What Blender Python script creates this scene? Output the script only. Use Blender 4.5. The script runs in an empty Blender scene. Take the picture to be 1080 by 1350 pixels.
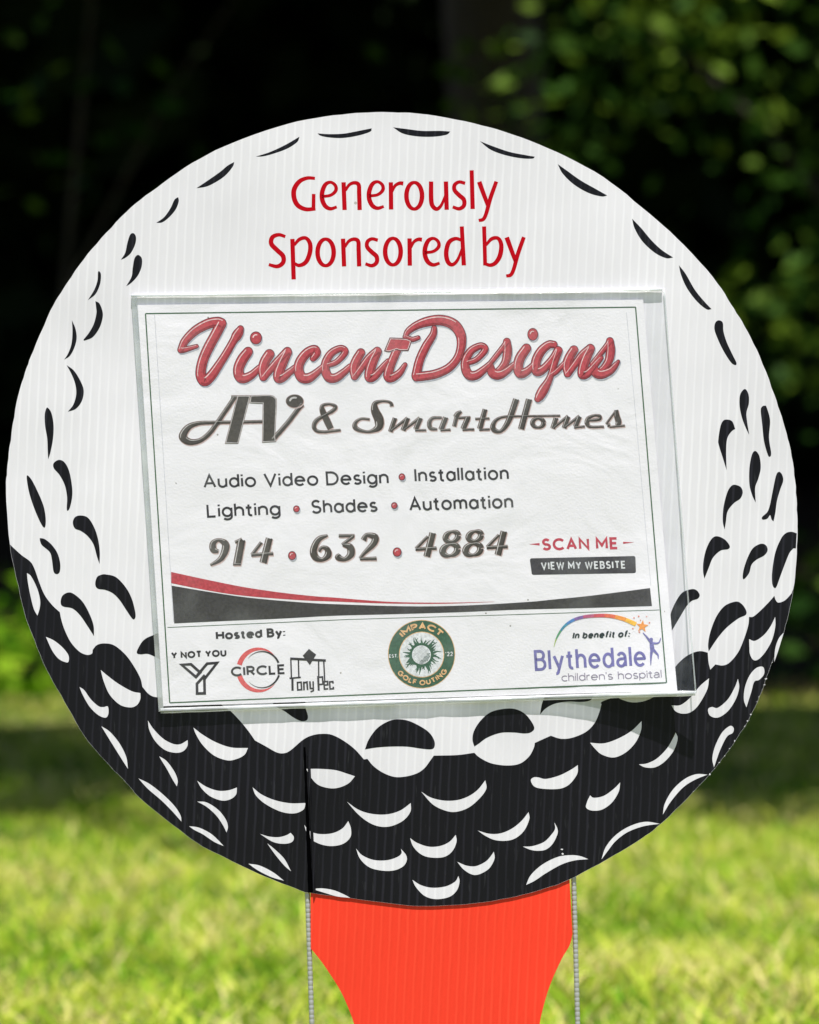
import bpy, bmesh, math, random
import numpy as np
from mathutils import Vector, Matrix
from mathutils.geometry import tessellate_polygon

C = bpy.context.scene.collection
SC = bpy.context.scene
R = math.radians

# ------------------------------------------------------------------ camera, sky, sun, exposure
S = 0.000408                 # metres per unit of the sign drawing
CH = 0.459                   # camera height above the lawn
D = 2.2                      # camera to sign
cam = bpy.data.cameras.new('camera'); camo = bpy.data.objects.new('camera', cam); C.objects.link(camo)
camo.location = (0, -D, CH); camo.rotation_euler = (R(90), 0, 0)
cam.sensor_fit = 'HORIZONTAL'; cam.sensor_width = 24.0; cam.lens = 24.0 * D / (1080 * S)
cam.clip_start = 0.05; cam.clip_end = 500
cam.dof.use_dof = True; cam.dof.focus_distance = D; cam.dof.aperture_fstop = 9.0
SC.camera = camo
SUN_EL, SUN_AZ = 74.0, 4.0   # elevation, azimuth off the camera side (towards +X)
sdir = Vector((math.sin(R(SUN_AZ)) * math.cos(R(SUN_EL)), -math.cos(R(SUN_AZ)) * math.cos(R(SUN_EL)), math.sin(R(SUN_EL))))
w = bpy.data.worlds.new('World'); SC.world = w; w.use_nodes = True
nt = w.node_tree; bg = nt.nodes['Background']; sky = nt.nodes.new('ShaderNodeTexSky')
sky.sky_type = 'NISHITA'; sky.sun_disc = False; sky.sun_elevation = R(SUN_EL); sky.sun_rotation = R(180 - SUN_AZ)
nt.links.new(sky.outputs[0], bg.inputs[0]); bg.inputs[1].default_value = 0.06
sl = bpy.data.lights.new('sun', 'SUN'); sl.energy = 4.8; sl.angle = R(0.53); sl.color = (1.0, 0.972, 0.94)
so = bpy.data.objects.new('sun', sl); C.objects.link(so); so.location = (0, -5, 12)
so.rotation_euler = sdir.to_track_quat('Z', 'Y').to_euler()
SC.view_settings.view_transform = 'Standard'; SC.view_settings.look = 'None'
SC.view_settings.exposure = 0.91; SC.view_settings.gamma = 1.0
SC.render.engine = 'CYCLES'; SC.cycles.use_denoising = True
SC.cycles.max_bounces = 8; SC.cycles.transparent_max_bounces = 16

# ------------------------------------------------------------------ helpers
def lin(v):
    v /= 255.0
    return v / 12.92 if v <= 0.04045 else ((v + 0.055) / 1.055) ** 2.4
def col(r, g, b, k=1.0): return (lin(r) * k, lin(g) * k, lin(b) * k, 1)
def mat(name, c, rough=0.6, spec=0.3):
    m = bpy.data.materials.new(name); m.use_nodes = True
    b = m.node_tree.nodes['Principled BSDF']
    b.inputs['Base Color'].default_value = c; b.inputs['Roughness'].default_value = rough
    b.inputs['Specular IOR Level'].default_value = spec
    return m
def N(m, t, **kw):
    n = m.node_tree.nodes.new(t)
    for k, v in kw.items():
        if k.startswith('i_'): n.inputs[k[2:].replace('_', ' ')].default_value = v
        else: setattr(n, k, v)
    return n
def L(m, a, b): m.node_tree.links.new(a, b)
def BS(m): return m.node_tree.nodes['Principled BSDF']

def link(name, me, m, parent=None):
    o = bpy.data.objects.new(name, me); C.objects.link(o)
    if m is not None:
        for q in (m if isinstance(m, (list, tuple)) else [m]): me.materials.append(q)
    if parent is not None: o.parent = parent
    return o
def thing(name, label, cat, loc=(0, 0, 0), group=None):
    o = bpy.data.objects.new(name, None); o.empty_display_size = 0.1; C.objects.link(o); o.location = loc
    tag(o, label, cat, group); return o
def tag(o, label, cat, group=None, kind=None):
    if label: o['label'] = label
    if cat: o['category'] = cat
    if group: o['group'] = group
    if kind: o['kind'] = kind
    return o
def child(o, parent):          # parent keeping world place (parents are unrotated empties)
    o.parent = parent; o.location = Vector(o.location) - Vector(parent.location); return o

# ---- drawing units: x to the right, y downwards on the sign, depth towards the viewer (metres)
def flat(x, y): return 0.0
def W(x, y, d): return ((x - 540) * S, -d, CH + (675 - y) * S)

def cr(pts, closed=False, n=8):
    """Catmull-Rom through points of any dimension; a point with 'c' as last item is a corner."""
    P = [tuple(q for q in p if q != 'c') for p in pts]
    K = ['c' in p[2:] for p in pts]
    m = len(P); out = []
    rng = range(m if closed else m - 1)
    for i in rng:
        p1, p2 = P[i], P[(i + 1) % m]
        p0 = P[i - 1] if (i > 0 or closed) and not K[i] else tuple(2 * a - b for a, b in zip(p1, p2))
        j = (i + 2)
        p3 = P[j % m] if (closed or j < m) and not K[(i + 1) % m] else tuple(2 * b - a for a, b in zip(p1, p2))
        for k in range(n):
            t = k / n; t2 = t * t; t3 = t2 * t
            out.append(tuple(0.5 * ((2 * b) + (-a + c) * t + (2 * a - 5 * b + 4 * c - d) * t2 + (-a + 3 * b - 3 * c + d) * t3)
                             for a, b, c, d in zip(p0, p1, p2, p3)))
    if not closed: out.append(P[-1])
    return out

class Print:
    """Ink on a sheet: every stroke sits a few micrometres over the one before."""
    def __init__(self, surf=flat, base=0.00002, step=7e-7):
        self.v, self.f, self.mi = [], [], []; self.surf = surf; self.base = base; self.k = 0; self.step = step; self.m = 0
    def layer(self, base, m=None):
        self.base = base; self.k = 0
        if m is not None: self.m = m
    def pt(self, x, y, extra=0.0):
        self.v.append(W(x, y, self.surf(x, y) + self.base + self.k * self.step + extra)); return len(self.v) - 1
    def poly(self, pts, dx=0, dy=0):
        pts = [(p[0] + dx, p[1] + dy) for p in pts]
        tri = tessellate_polygon([[Vector((p[0], p[1], 0)) for p in pts]])
        ids = [self.pt(*p) for p in pts]
        for t in tri: self.add([ids[i] for i in t])
        self.k += 1
    def add(self, ids):
        a, b, c = (Vector(self.v[i]) for i in ids[:3])
        n = (b - a).cross(c - a)
        if n.y > 0: ids = ids[::-1]
        self.f.append(ids); self.mi.append(self.m)
    def shape(self, pts, T=(0, 0, 1), n=7):
        q = [(T[0] + p[0] / T[2], T[1] + p[1] / T[2]) + tuple(p[2:]) for p in pts]
        self.poly(cr(q, True, n))
    def disc(self, x, y, rx, ry=None, n=24):
        ry = ry or rx
        self.poly([(x + rx * math.cos(2 * math.pi * i / n), y + ry * math.sin(2 * math.pi * i / n)) for i in range(n)])
    def strip(self, s, closed=False, cap='butt', k=1.0, add=0.0):
        """s: list of (x, y, width)"""
        s = [s[0]] + [b for a, b in zip(s, s[1:]) if (a[0] - b[0]) ** 2 + (a[1] - b[1]) ** 2 > 1e-6]
        if closed and (s[0][0] - s[-1][0]) ** 2 + (s[0][1] - s[-1][1]) ** 2 < 1e-6: s = s[:-1]
        m = len(s)
        if m < 2: return
        dirs = []
        for i in range(m if closed else m - 1):
            a, b = s[i], s[(i + 1) % m]; l = math.hypot(b[0] - a[0], b[1] - a[1]); dirs.append(((b[0] - a[0]) / l, (b[1] - a[1]) / l))
        Lr = []
        for i in range(m):
            if closed: d0, d1 = dirs[i - 1], dirs[i]
            else: d0, d1 = dirs[max(0, i - 1)], dirs[min(m - 2, i)]
            nx, ny = -(d0[1] + d1[1]), d0[0] + d1[0]; l = math.hypot(nx, ny)
            if l < 0.3: nx, ny, l = -d1[1], d1[0], 1.0; mf = 1
            else: mf = min(2.2, 2.0 / l)
            h = max(0.02, (s[i][2] * k + add) / 2) * mf
            Lr.append((nx / l * h, ny / l * h))
        for i in range(m if closed else m - 1):
            j = (i + 1) % m; e = (i % 2) * self.step * 0.6
            a, b = s[i], s[j]; na, nb = Lr[i], Lr[j]
            self.add([self.pt(a[0] + na[0], a[1] + na[1], e), self.pt(b[0] + nb[0], b[1] + nb[1], e),
                      self.pt(b[0] - nb[0], b[1] - nb[1], e), self.pt(a[0] - na[0], a[1] - na[1], e)])
        self.k += 1
        if cap == 'round' and not closed:
            for e in (0, -1): self.disc(s[e][0], s[e][1], max(0.05, (s[e][2] * k + add) / 2), n=16)
    def stroke(self, pts, T=(0, 0, 1), cap='round', closed=False, n=6, dx=0, dy=0, **kw):
        q = [(T[0] + (p[0] + dx) / T[2], T[1] + (p[1] + dy) / T[2], p[2] / T[2]) for p in pts]
        self.strip(cr(q, closed, n) if len(q) > 2 else q, closed, cap, **kw)
    def build(self, name, mats, parent):
        me = bpy.data.meshes.new(name); me.from_pydata(self.v, [], self.f); me.update()
        o = link(name, me, mats, parent)
        me.polygons.foreach_set('material_index', self.mi); return o

# ---- a line alphabet: strokes in units of cap height 100
def A(cx, cy, rx, ry, a0, a1, n=14): return [(cx + rx * math.cos(R(a0 + (a1 - a0) * i / n)), cy + ry * math.sin(R(a0 + (a1 - a0) * i / n))) for i in range(n + 1)]
O_ = lambda cx, cy, rx, ry: A(cx, cy, rx, ry, 90, 450, 24)
G = {
 'A': (74, [[(0, 0), (37, 100), (74, 0)], [(13, 32), (61, 32)]]),
 'B': (60, [[(0, 0), (0, 100), (30, 100)] + A(30, 77, 24, 23, 90, -90) + [(0, 54)], [(30, 54)] + A(32, 27, 28, 27, 90, -90) + [(0, 0), (0, 10)]]),
 'C': (82, [A(48, 50, 48, 50, 42, 318, 22)]),
 'D': (74, [[(0, 0), (0, 100), (28, 100)] + A(28, 50, 46, 50, 90, -90, 18) + [(0, 0), (0, 10)]]),
 'E': (54, [[(54, 100), (0, 100), (0, 0), (54, 0)], [(0, 51), (48, 51)]]),
 'F': (52, [[(52, 100), (0, 100), (0, 0)], [(0, 49), (46, 49)]]),
 'G': (90, [A(48, 50, 48, 50, 42, 350, 24) + [(95, 48), (54, 48)]]),
 'H': (70, [[(0, 0), (0, 100)], [(70, 0), (70, 100)], [(0, 51), (70, 51)]]),
 'I': (0, [[(0, 0), (0, 100)]]),
 'L': (50, [[(0, 100), (0, 0), (50, 0)]]),
 'M': (86, [[(0, 0), (0, 100), (43, 30), (86, 100), (86, 0)]]),
 'N': (72, [[(0, 0), (0, 100), (72, 0), (72, 100)]]),
 'O': (96, [O_(48, 50, 48, 50)]),
 'P': (56, [[(0, 0), (0, 100), (28, 100)] + A(28, 72, 28, 28, 90, -90) + [(0, 44)]]),
 'R': (60, [[(0, 0), (0, 100), (30, 100)] + A(30, 73, 27, 27, 90, -90) + [(0, 46)], [(28, 46), (60, 0)]]),
 'S': (58, [A(29, 75, 26, 25, 30, 270, 14) + A(29, 25, 29, 25, 90, -155, 14)]),
 'T': (66, [[(0, 100), (66, 100)], [(33, 100), (33, 0)]]),
 'U': (68, [[(0, 100), (0, 34)] + A(34, 34, 34, 34, 180, 360) + [(68, 100)]]),
 'V': (76, [[(0, 100), (38, 0), (76, 100)]]),
 'W': (112, [[(0, 100), (28, 0), (56, 92), (84, 0), (112, 100)]]),
 'Y': (72, [[(0, 100), (36, 46), (72, 100)], [(36, 48), (36, 0)]]),
 'a': (58, [O_(29, 35, 29, 35), [(58, 0), (58, 70)]]),
 'q': (54, [A(28, 44, 24, 28, 150, 0, 10) + [(52, 0)], [(52, 42), (30, 40)] + A(24, 20, 24, 20, 90, 300, 12) + [(52, 22)]]),
 'b': (58, [O_(29, 35, 29, 35), [(0, 0), (0, 103)]]),
 'c': (52, [A(33, 35, 32, 35, 48, 312, 18)]),
 'd': (58, [O_(29, 35, 29, 35), [(58, 0), (58, 103)]]),
 'e': (62, [[(2, 37), (61, 37)] + A(31, 35, 31, 35, 5, 318, 20)]),
 'f': (34, [A(32, 82, 20, 20, 80, 180, 8) + [(12, 0)], [(-4, 66), (32, 66)]]),
 'g': (58, [O_(29, 35, 29, 35), [(58, 70), (58, 0)] + A(29, -2, 29, 26, 0, -140, 12)]),
 'h': (52, [[(0, 0), (0, 103)], [(0, 40)] + A(26, 42, 26, 28, 170, 0, 12) + [(52, 0)]]),
 'i': (0, [[(0, 0), (0, 70)], [(0, 86), (0, 100)]]),
 'l': (0, [[(0, 0), (0, 103)]]),
 'm': (88, [[(0, 0), (0, 70)], [(0, 44)] + A(22, 46, 22, 24, 170, 0, 10) + [(44, 0)], [(44, 44)] + A(66, 46, 22, 24, 170, 0, 10) + [(88, 0)]]),
 'n': (52, [[(0, 0), (0, 70)], [(0, 40)] + A(26, 42, 26, 28, 170, 0, 12) + [(52, 0)]]),
 'o': (64, [O_(32, 35, 32, 35)]),
 'p': (58, [O_(29, 35, 29, 35), [(0, -30), (0, 70)]]),
 'r': (28, [[(0, 0), (0, 70)], [(0, 38)] + A(26, 42, 26, 28, 170, 80, 8)]),
 's': (44, [A(22, 52, 19, 18, 35, 270, 12) + A(22, 17, 22, 17, 90, -150, 12)]),
 't': (32, [[(13, 92), (13, 16)] + A(29, 16, 16, 16, 180, 290, 8), [(-6, 66), (32, 66)]]),
 'u': (52, [[(0, 70), (0, 28)] + A(26, 28, 26, 28, 180, 360, 12) + [(52, 30)], [(52, 70), (52, 0)]]),
 'y': (56, [[(0, 70), (29, 6)], [(56, 70), (24, -14)] + A(10, -14, 14, 13, -10, -100, 6)]),
 "'": (0, [[(0, 78), (0, 102)]]),
 '.': (0, [[(0, 0), (0, 12)]]),
 ':': (0, [[(0, 0), (0, 14)], [(0, 52), (0, 66)]]),
 '2': (56, [A(28, 72, 28, 28, 165, -28, 14) + [(0, 0), (58, 0)]]),
}
def layout(txt, total, h, sw, sp):
    """glyph origins so that the line fills total (between outer stroke centres); gaps keep their width, letters stretch"""
    gap = sw + sp / 100 * h; wid = 0; ng = -1
    for ch in txt:
        if ch == ' ': wid += 42
        else: wid += G[ch][0]; ng += 1
    k = max(0.2 * h / 100, (total - ng * gap) / max(wid, 1)); x = 0; out = []
    for ch in txt:
        if ch == ' ': x += 42 * k; continue
        out.append((x, k, G[ch][1])); x += G[ch][0] * k + gap
    return out
def text(pr, txt, p0, p1, h, w, sp=16, slant=0.0, lean=0.066):
    """baseline p0 to p1 (outer ends), cap height h, stroke width w as a share of h"""
    sw = w * h
    bx, by = p1[0] - p0[0], p1[1] - p0[1]; ln = math.hypot(bx, by)
    ux, uy = bx / ln, by / ln
    for x, k, st in layout(txt, ln - sw, h, sw, sp):
        for s in st:
            q = []
            for a, b in s:
                v = (sw / 2 + b / 100 * (h - sw)); u = sw / 2 + x + a * k + slant * v
                q.append((p0[0] + ux * u - lean * v, p0[1] + uy * u - v, sw))
            cl = math.hypot(q[0][0] - q[-1][0], q[0][1] - q[-1][1]) < 1e-3
            pr.strip(q, cl)
def arctext(pr, txt, c, r, a0, a1, h, w, inside=False, sp=16):
    sw = w * h; rm = r + (-h / 2 if inside else h / 2); tot = abs(R(a1 - a0)) * rm - sw
    for x, k, st in layout(txt, tot, h, sw, sp):
        for s in st:
            q = []
            for a, b in s:
                v = sw / 2 + b / 100 * (h - sw); t = R(a0 + (a1 - a0) * ((x + a * k + sw / 2) / (tot + sw))); rr = r + v if not inside else r - v
                q.append((c[0] + rr * math.cos(t), c[1] - rr * math.sin(t), sw))
            pr.strip(q, math.hypot(q[0][0] - q[-1][0], q[0][1] - q[-1][1]) < 1e-3)

# ------------------------------------------------------------------ ground
rng = np.random.default_rng(7); rnd = random.Random(5)
def grass_ground_mat():
    m = mat('lawn_soil_and_thatch', (0.1, 0.12, 0.03, 1), 0.9, 0.1)
    n1 = N(m, 'ShaderNodeTexNoise', i_Scale=6.0, i_Detail=8.0); r = N(m, 'ShaderNodeValToRGB')
    tc = N(m, 'ShaderNodeTexCoord'); L(m, tc.outputs['Object'], n1.inputs['Vector'])
    r.color_ramp.elements[0].position = 0.35; r.color_ramp.elements[0].color = (0.05, 0.08, 0.014, 1)
    r.color_ramp.elements[1].position = 0.7; r.color_ramp.elements[1].color = (0.2, 0.19, 0.06, 1)
    L(m, n1.outputs[0], r.inputs[0]); L(m, r.outputs[0], BS(m).inputs['Base Color']); return m
def sheet(name, x0, x1, y0, y1, nx, ny, zf, m):
    v = [(x0 + (x1 - x0) * i / nx, y0 + (y1 - y0) * j / ny) for j in range(ny + 1) for i in range(nx + 1)]
    v = [(x, y, zf(x, y)) for x, y in v]
    f = [(j * (nx + 1) + i, j * (nx + 1) + i + 1, (j + 1) * (nx + 1) + i + 1, (j + 1) * (nx + 1) + i) for j in range(ny) for i in range(nx)]
    me = bpy.data.meshes.new(name); me.from_pydata(v, [], f); me.shade_smooth(); return link(name, me, m)
def gz(x, y): return 0.012 * math.sin(1.7 * x + 0.6) * math.sin(1.3 * y) * min(1, max(0, (y - 0.3))) + max(0, y - 8.6) ** 1.5 * 0.02
tag(sheet('lawn', -120, 120, -120, 120, 2, 2, lambda x, y: -0.03, grass_ground_mat()), None, None, kind='structure')
tag(sheet('lawn', -6, 6, -3, 9.0, 60, 60, gz, grass_ground_mat()), None, None, kind='structure')
fm = mat('leaf_litter', (0.03, 0.022, 0.014, 1), 0.95, 0.05)
tag(sheet('forest_floor', -25, 25, 8.2, 45, 40, 40, lambda x, y: gz(x, y) + 0.012, fm), None, None, kind='structure')

def leafmat(name, ramp, rough=0.5, trans=0.25, spec=0.3):
    m = mat(name, ramp[0], rough, spec)
    at = N(m, 'ShaderNodeAttribute', attribute_name='tint'); r = N(m, 'ShaderNodeValToRGB')
    els = r.color_ramp.elements
    while len(els) < len(ramp): els.new(0.5)
    for i, c in enumerate(ramp): els[i].position = i / (len(ramp) - 1); els[i].color = c
    L(m, at.outputs['Fac'], r.inputs[0]); L(m, r.outputs[0], BS(m).inputs['Base Color'])
    if trans:
        tr = N(m, 'ShaderNodeBsdfTranslucent'); mx = N(m, 'ShaderNodeMixShader'); mx.inputs[0].default_value = trans
        L(m, r.outputs[0], tr.inputs[0]); L(m, BS(m).outputs[0], mx.inputs[1]); L(m, tr.outputs[0], mx.inputs[2])
        L(m, mx.outputs[0], m.node_tree.nodes['Material Output'].inputs[0])
    return m
def soup(name, V, nper, F, tint, m, parent=None):
    """V: (count*nper, 3); F: faces of one item"""
    cnt = len(V) // nper
    me = bpy.data.meshes.new(name)
    fl = []; 
    for f in F: fl.append((np.arange(cnt)[:, None] * nper + np.array(f)[None, :]))
    loops = np.concatenate([a.reshape(-1) for a in fl]).astype(np.int32)
    tot = np.concatenate([np.full(cnt, len(f)) for f in F]).astype(np.int32)
    st = np.concatenate([[0], np.cumsum(tot)[:-1]]).astype(np.int32)
    me.vertices.add(len(V)); me.vertices.foreach_set('co', V.astype(np.float32).reshape(-1))
    me.loops.add(len(loops)); me.loops.foreach_set('vertex_index', loops)
    me.polygons.add(len(tot)); me.polygons.foreach_set('loop_start', st); me.polygons.foreach_set('loop_total', tot)
    me.update(calc_edges=True)
    a = me.attributes.new('tint', 'FLOAT', 'POINT'); a.data.foreach_set('value', np.repeat(tint, nper).astype(np.float32))
    return link(name, me, m, parent)

def blades(x, y, h, wd, tint, base):
    n = len(x); az = rng.uniform(0, 2 * np.pi, n); lean = rng.uniform(0.3, 2.0, n) * h
    la = rng.uniform(0, 2 * np.pi, n)
    z = base
    px, py = np.cos(az) * wd / 2, np.sin(az) * wd / 2
    lx, ly = np.cos(la) * lean, np.sin(la) * lean
    V = np.stack([np.stack([x - px, y - py, z], 1), np.stack([x + px, y + py, z], 1),
                  np.stack([x + px * .8 + lx * .35, y + py * .8 + ly * .35, z + h * .6], 1),
                  np.stack([x - px * .8 + lx * .35, y - py * .8 + ly * .35, z + h * .6], 1),
                  np.stack([x + lx, y + ly, z + h], 1)], 1).reshape(-1, 3)
    return V, tint
def patch(x, y, s, seed):
    r2 = np.random.default_rng(seed); o = np.zeros_like(x)
    for i in range(7):
        f = s * (0.6 + r2.random() * 1.6); a = r2.random() * 6.28
        o += np.sin(f * (x * np.cos(a) + y * np.sin(a)) + r2.random() * 6.28)
    return o / 3.2
gx, gy = [], []
for y0, y1, den in ((0.7, 2.2, 11000), (2.2, 4.2, 7500), (4.2, 6.5, 2600), (6.5, 8.6, 1500)):
    hw = 0.1 * (y1 + D) + 0.45; n = int(2 * hw * (y1 - y0) * den)
    gx.append(rng.uniform(-hw, hw, n)); gy.append(rng.uniform(y0, y1, n))
gx = np.concatenate(gx); gy = np.concatenate(gy)
pa = patch(gx, gy, 7.0, 3); pb = patch(gx, gy, 26.0, 9); pc = patch(gx, gy, 60.0, 21); keep = rng.random(len(gx)) < 0.72 + 0.3 * pb + 0.3 * pc
gx, gy, pa, pb, pc = gx[keep], gy[keep], pa[keep], pb[keep], pc[keep]
hh = np.clip(0.024 + 0.005 * pa + 0.006 * pc + rng.normal(0, 0.006, len(gx)), 0.009, 0.05)
tint = np.clip(0.42 + 0.2 * pa + 0.2 * pb + 0.22 * pc + rng.normal(0, 0.17, len(gx)), 0, 1)
dry = rng.random(len(gx)) < 0.06 + 0.1 * (pb > 0.5); tint[dry] = rng.uniform(0.85, 1.0, dry.sum())
bz = np.array([gz(a, b) for a, b in zip(gx, gy)]) - 0.003
V, t_ = blades(gx, gy, hh, rng.uniform(0.003, 0.0055, len(gx)), tint, bz)
gm = leafmat('grass_blades', [(0.04, 0.14, 0.004, 1), (0.20, 0.375, 0.014, 1), (0.50, 0.55, 0.06, 1), (0.70, 0.60, 0.26, 1)], 0.6, 0.4, 0.08)
tag(soup('grass', V, 5, [(0, 1, 2, 3), (3, 2, 4)], t_, gm), None, None, kind='stuff')

# ------------------------------------------------------------------ trees and shrubs
def leafV(P, size, up=0.3):
    n = len(P)
    d = rng.normal(0, 1, (n, 3)); d[:, 2] *= 0.6; d /= np.linalg.norm(d, axis=1)[:, None]
    q = rng.normal(0, 1, (n, 3)); q[:, 2] += up * 2
    s = np.cross(d, q); s /= np.linalg.norm(s, axis=1)[:, None]; nn = np.cross(s, d)
    sz = size * rng.uniform(0.65, 1.25, n)[:, None]
    return np.stack([P - d * sz * .5, P + s * sz * .28 + nn * sz * .06, P + d * sz * .5, P - s * sz * .28 + nn * sz * .06], 1).reshape(-1, 3)
LF = [(0, 1, 2), (0, 2, 3)]
def clumps(c, r, ncl, per, spread):
    """points in leaf clumps within an ellipsoid c, r"""
    u = rng.normal(0, 1, (ncl, 3)); u /= np.linalg.norm(u, axis=1)[:, None]
    cc = np.array(c) + u * (rng.random(ncl)[:, None] ** 0.45) * np.array(r)
    P = np.repeat(cc, per, 0) + rng.normal(0, spread, (ncl * per, 3))
    return P, np.repeat(rng.random(ncl), per)
def limb(path, rings=10):
    """tapered tube mesh data from (x, y, z, r) points"""
    s = cr(path, False, 6); v, f = [], []
    for i, (x, y, z, r) in enumerate(s):
        a = s[max(0, i - 1)]; b = s[min(len(s) - 1, i + 1)]
        d = (Vector(b[:3]) - Vector(a[:3])).normalized(); u = d.orthogonal().normalized(); vv = d.cross(u)
        ex = 1 + 0.08 * math.sin(i * 1.7)
        for k in range(rings):
            t = 2 * math.pi * k / rings; p = Vector((x, y, z)) + (u * math.cos(t) + vv * math.sin(t)) * r * (ex + 0.07 * math.sin(3 * t + i))
            v.append(tuple(p))
        if i:
            for k in range(rings): f.append(((i - 1) * rings + k, (i - 1) * rings + (k + 1) % rings, i * rings + (k + 1) % rings, i * rings + k))
    return v, f
def limbs(name, paths, m, parent):
    V, F = [], []
    for p in paths:
        v, f = limb(p); o = len(V); V += v; F += [tuple(i + o for i in q) for q in f]
    me = bpy.data.meshes.new(name); me.from_pydata(V, [], F); me.shade_smooth(); return link(name, me, m, parent)

bark = mat('bark', (0.05, 0.042, 0.036, 1), 0.9, 0.1)
nb = N(bark, 'ShaderNodeTexNoise', i_Scale=14.0, i_Detail=6.0); rb = N(bark, 'ShaderNodeValToRGB')
rb.color_ramp.elements[0].color = (0.02, 0.017, 0.014, 1); rb.color_ramp.elements[1].color = (0.13, 0.108, 0.095, 1)
L(bark, nb.outputs[0], rb.inputs[0]); L(bark, rb.outputs[0], BS(bark).inputs['Base Color'])
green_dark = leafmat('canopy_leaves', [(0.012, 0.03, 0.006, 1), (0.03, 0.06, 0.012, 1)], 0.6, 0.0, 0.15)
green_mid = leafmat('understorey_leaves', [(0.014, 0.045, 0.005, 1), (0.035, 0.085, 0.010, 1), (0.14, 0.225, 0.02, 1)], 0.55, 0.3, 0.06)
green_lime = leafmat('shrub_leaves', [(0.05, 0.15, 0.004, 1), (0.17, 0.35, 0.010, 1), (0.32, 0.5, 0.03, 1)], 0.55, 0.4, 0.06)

# sunlit places under the canopy: gaps in the crowns lie along the sun's rays to them
LIT = [((-1.0, 7.2, 0.12), 0.6), ((-1.6, 7.4, 0.3), 0.4), ((0.95, 7.6, 0.24), 0.22), ((0.72, 8.0, 1.75), 0.33), ((1.15, 8.2, 1.1), 0.3), ((0.35, 7.9, 1.55), 0.28),
       ((-0.95, 8.0, 1.35), 0.16), ((-0.55, 6.2, 0.0), 0.22), ((1.0, 7.7, 2.2), 0.25)]
def gaps(P):
    ok = np.ones(len(P), bool); s = np.array(sdir)
    for p, r in LIT:
        q = P - np.array(p); t = q @ s; dist = np.linalg.norm(q - t[:, None] * s, axis=1)
        ok &= dist > r
    return ok
def tree(name, label, base, th, tr, crown, cr_, n, leaf, m, bend=0.15, group=None):
    x, y = base; z = gz(x, y)
    t = thing(name, label, 'tree', (x, y, z), group)
    paths = [[(0, 0, -0.1, tr * 1.25), (0.02, 0, 0.3, tr), (bend * .4, 0.05, th * .5, tr * .82), (bend, 0.1, th, tr * .6), (bend * 1.2, 0.1, th + 2.0, tr * .25)]]
    for k in range(6):
        a = k * 1.05 + rnd.random(); l = cr_[0] * 0.75
        paths.append([(bend, .1, th - .4 + .2 * k, tr * .4), (bend + l * .4 * math.cos(a), .1 + l * .4 * math.sin(a), th + .5 + .2 * k, tr * .25), (bend + l * math.cos(a), .1 + l * math.sin(a), th + 1.2 + .25 * k, tr * .08)])
    limbs('trunk', paths, bark, t)
    P, tn = clumps(crown, cr_, n, 26, 0.32)
    ok = gaps(P); P, tn = P[ok], tn[ok]
    P = P - np.array((x, y, z))
    soup('crown', leafV(P, leaf), 4, LF, tn, m, t)
    return t
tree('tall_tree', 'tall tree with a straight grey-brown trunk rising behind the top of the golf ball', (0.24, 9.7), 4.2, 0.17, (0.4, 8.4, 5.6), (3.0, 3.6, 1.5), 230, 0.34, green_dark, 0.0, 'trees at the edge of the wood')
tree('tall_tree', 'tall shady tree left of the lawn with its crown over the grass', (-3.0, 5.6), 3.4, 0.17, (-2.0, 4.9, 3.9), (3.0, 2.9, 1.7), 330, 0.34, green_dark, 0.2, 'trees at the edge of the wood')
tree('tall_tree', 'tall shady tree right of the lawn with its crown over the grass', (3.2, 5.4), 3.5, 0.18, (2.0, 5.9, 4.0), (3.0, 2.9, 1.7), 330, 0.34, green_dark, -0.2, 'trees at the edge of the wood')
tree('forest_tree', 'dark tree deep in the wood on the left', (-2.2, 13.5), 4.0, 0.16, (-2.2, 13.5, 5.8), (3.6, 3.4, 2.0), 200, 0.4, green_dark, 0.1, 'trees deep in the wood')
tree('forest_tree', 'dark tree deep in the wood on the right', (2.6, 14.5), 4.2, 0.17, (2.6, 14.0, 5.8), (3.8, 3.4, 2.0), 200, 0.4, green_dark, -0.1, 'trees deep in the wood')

# the wood behind: one mass of shaded foliage
P1, t1 = clumps((0, 20, 3.2), (10, 3.5, 4.6), 1500, 22, 0.4)
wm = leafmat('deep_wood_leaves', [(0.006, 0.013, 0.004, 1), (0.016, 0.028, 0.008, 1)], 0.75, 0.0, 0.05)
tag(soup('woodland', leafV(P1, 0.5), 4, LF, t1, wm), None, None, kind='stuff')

def shrub(name, label, cat, base, stems, blobs, leaf, m, spread=0.12):
    x, y = base; z = gz(x, y); t = thing(name, label, cat, (x, y, z))
    limbs('stem', stems, bark, t)
    Ps, ts = [], []
    for c, r, n, per in blobs:
        P, tn = clumps(c, r, n, per, spread); Ps.append(P); ts.append(tn)
    P = np.concatenate(Ps); tn = np.concatenate(ts); P[:, 2] = np.maximum(P[:, 2], 0.05)
    tn = np.clip(tn + rng.normal(0, 0.2, len(tn)), 0, 1)
    soup('foliage', leafV(P - np.array((x, y, z)), leaf), 4, LF, tn, m, t); return t
shrub('shrub', 'bright green leafy shrub at the left edge of the lawn, low beside the sign', 'shrub', (-1.15, 7.3),
      [[(0, 0, -.05, .03), (0.05, 0, .3, .02), (.1, 0, .26, .008)], [(0, 0, -.05, .025), (-.2, 0.05, .2, .015), (-.5, 0, .45, .006)]],
      [((-1.12, 7.3, 0.11), (0.36, 0.3, 0.15), 46, 16), ((-1.9, 7.5, 0.3), (0.4, 0.35, 0.3), 30, 14)], 0.07, green_lime, 0.06)
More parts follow.
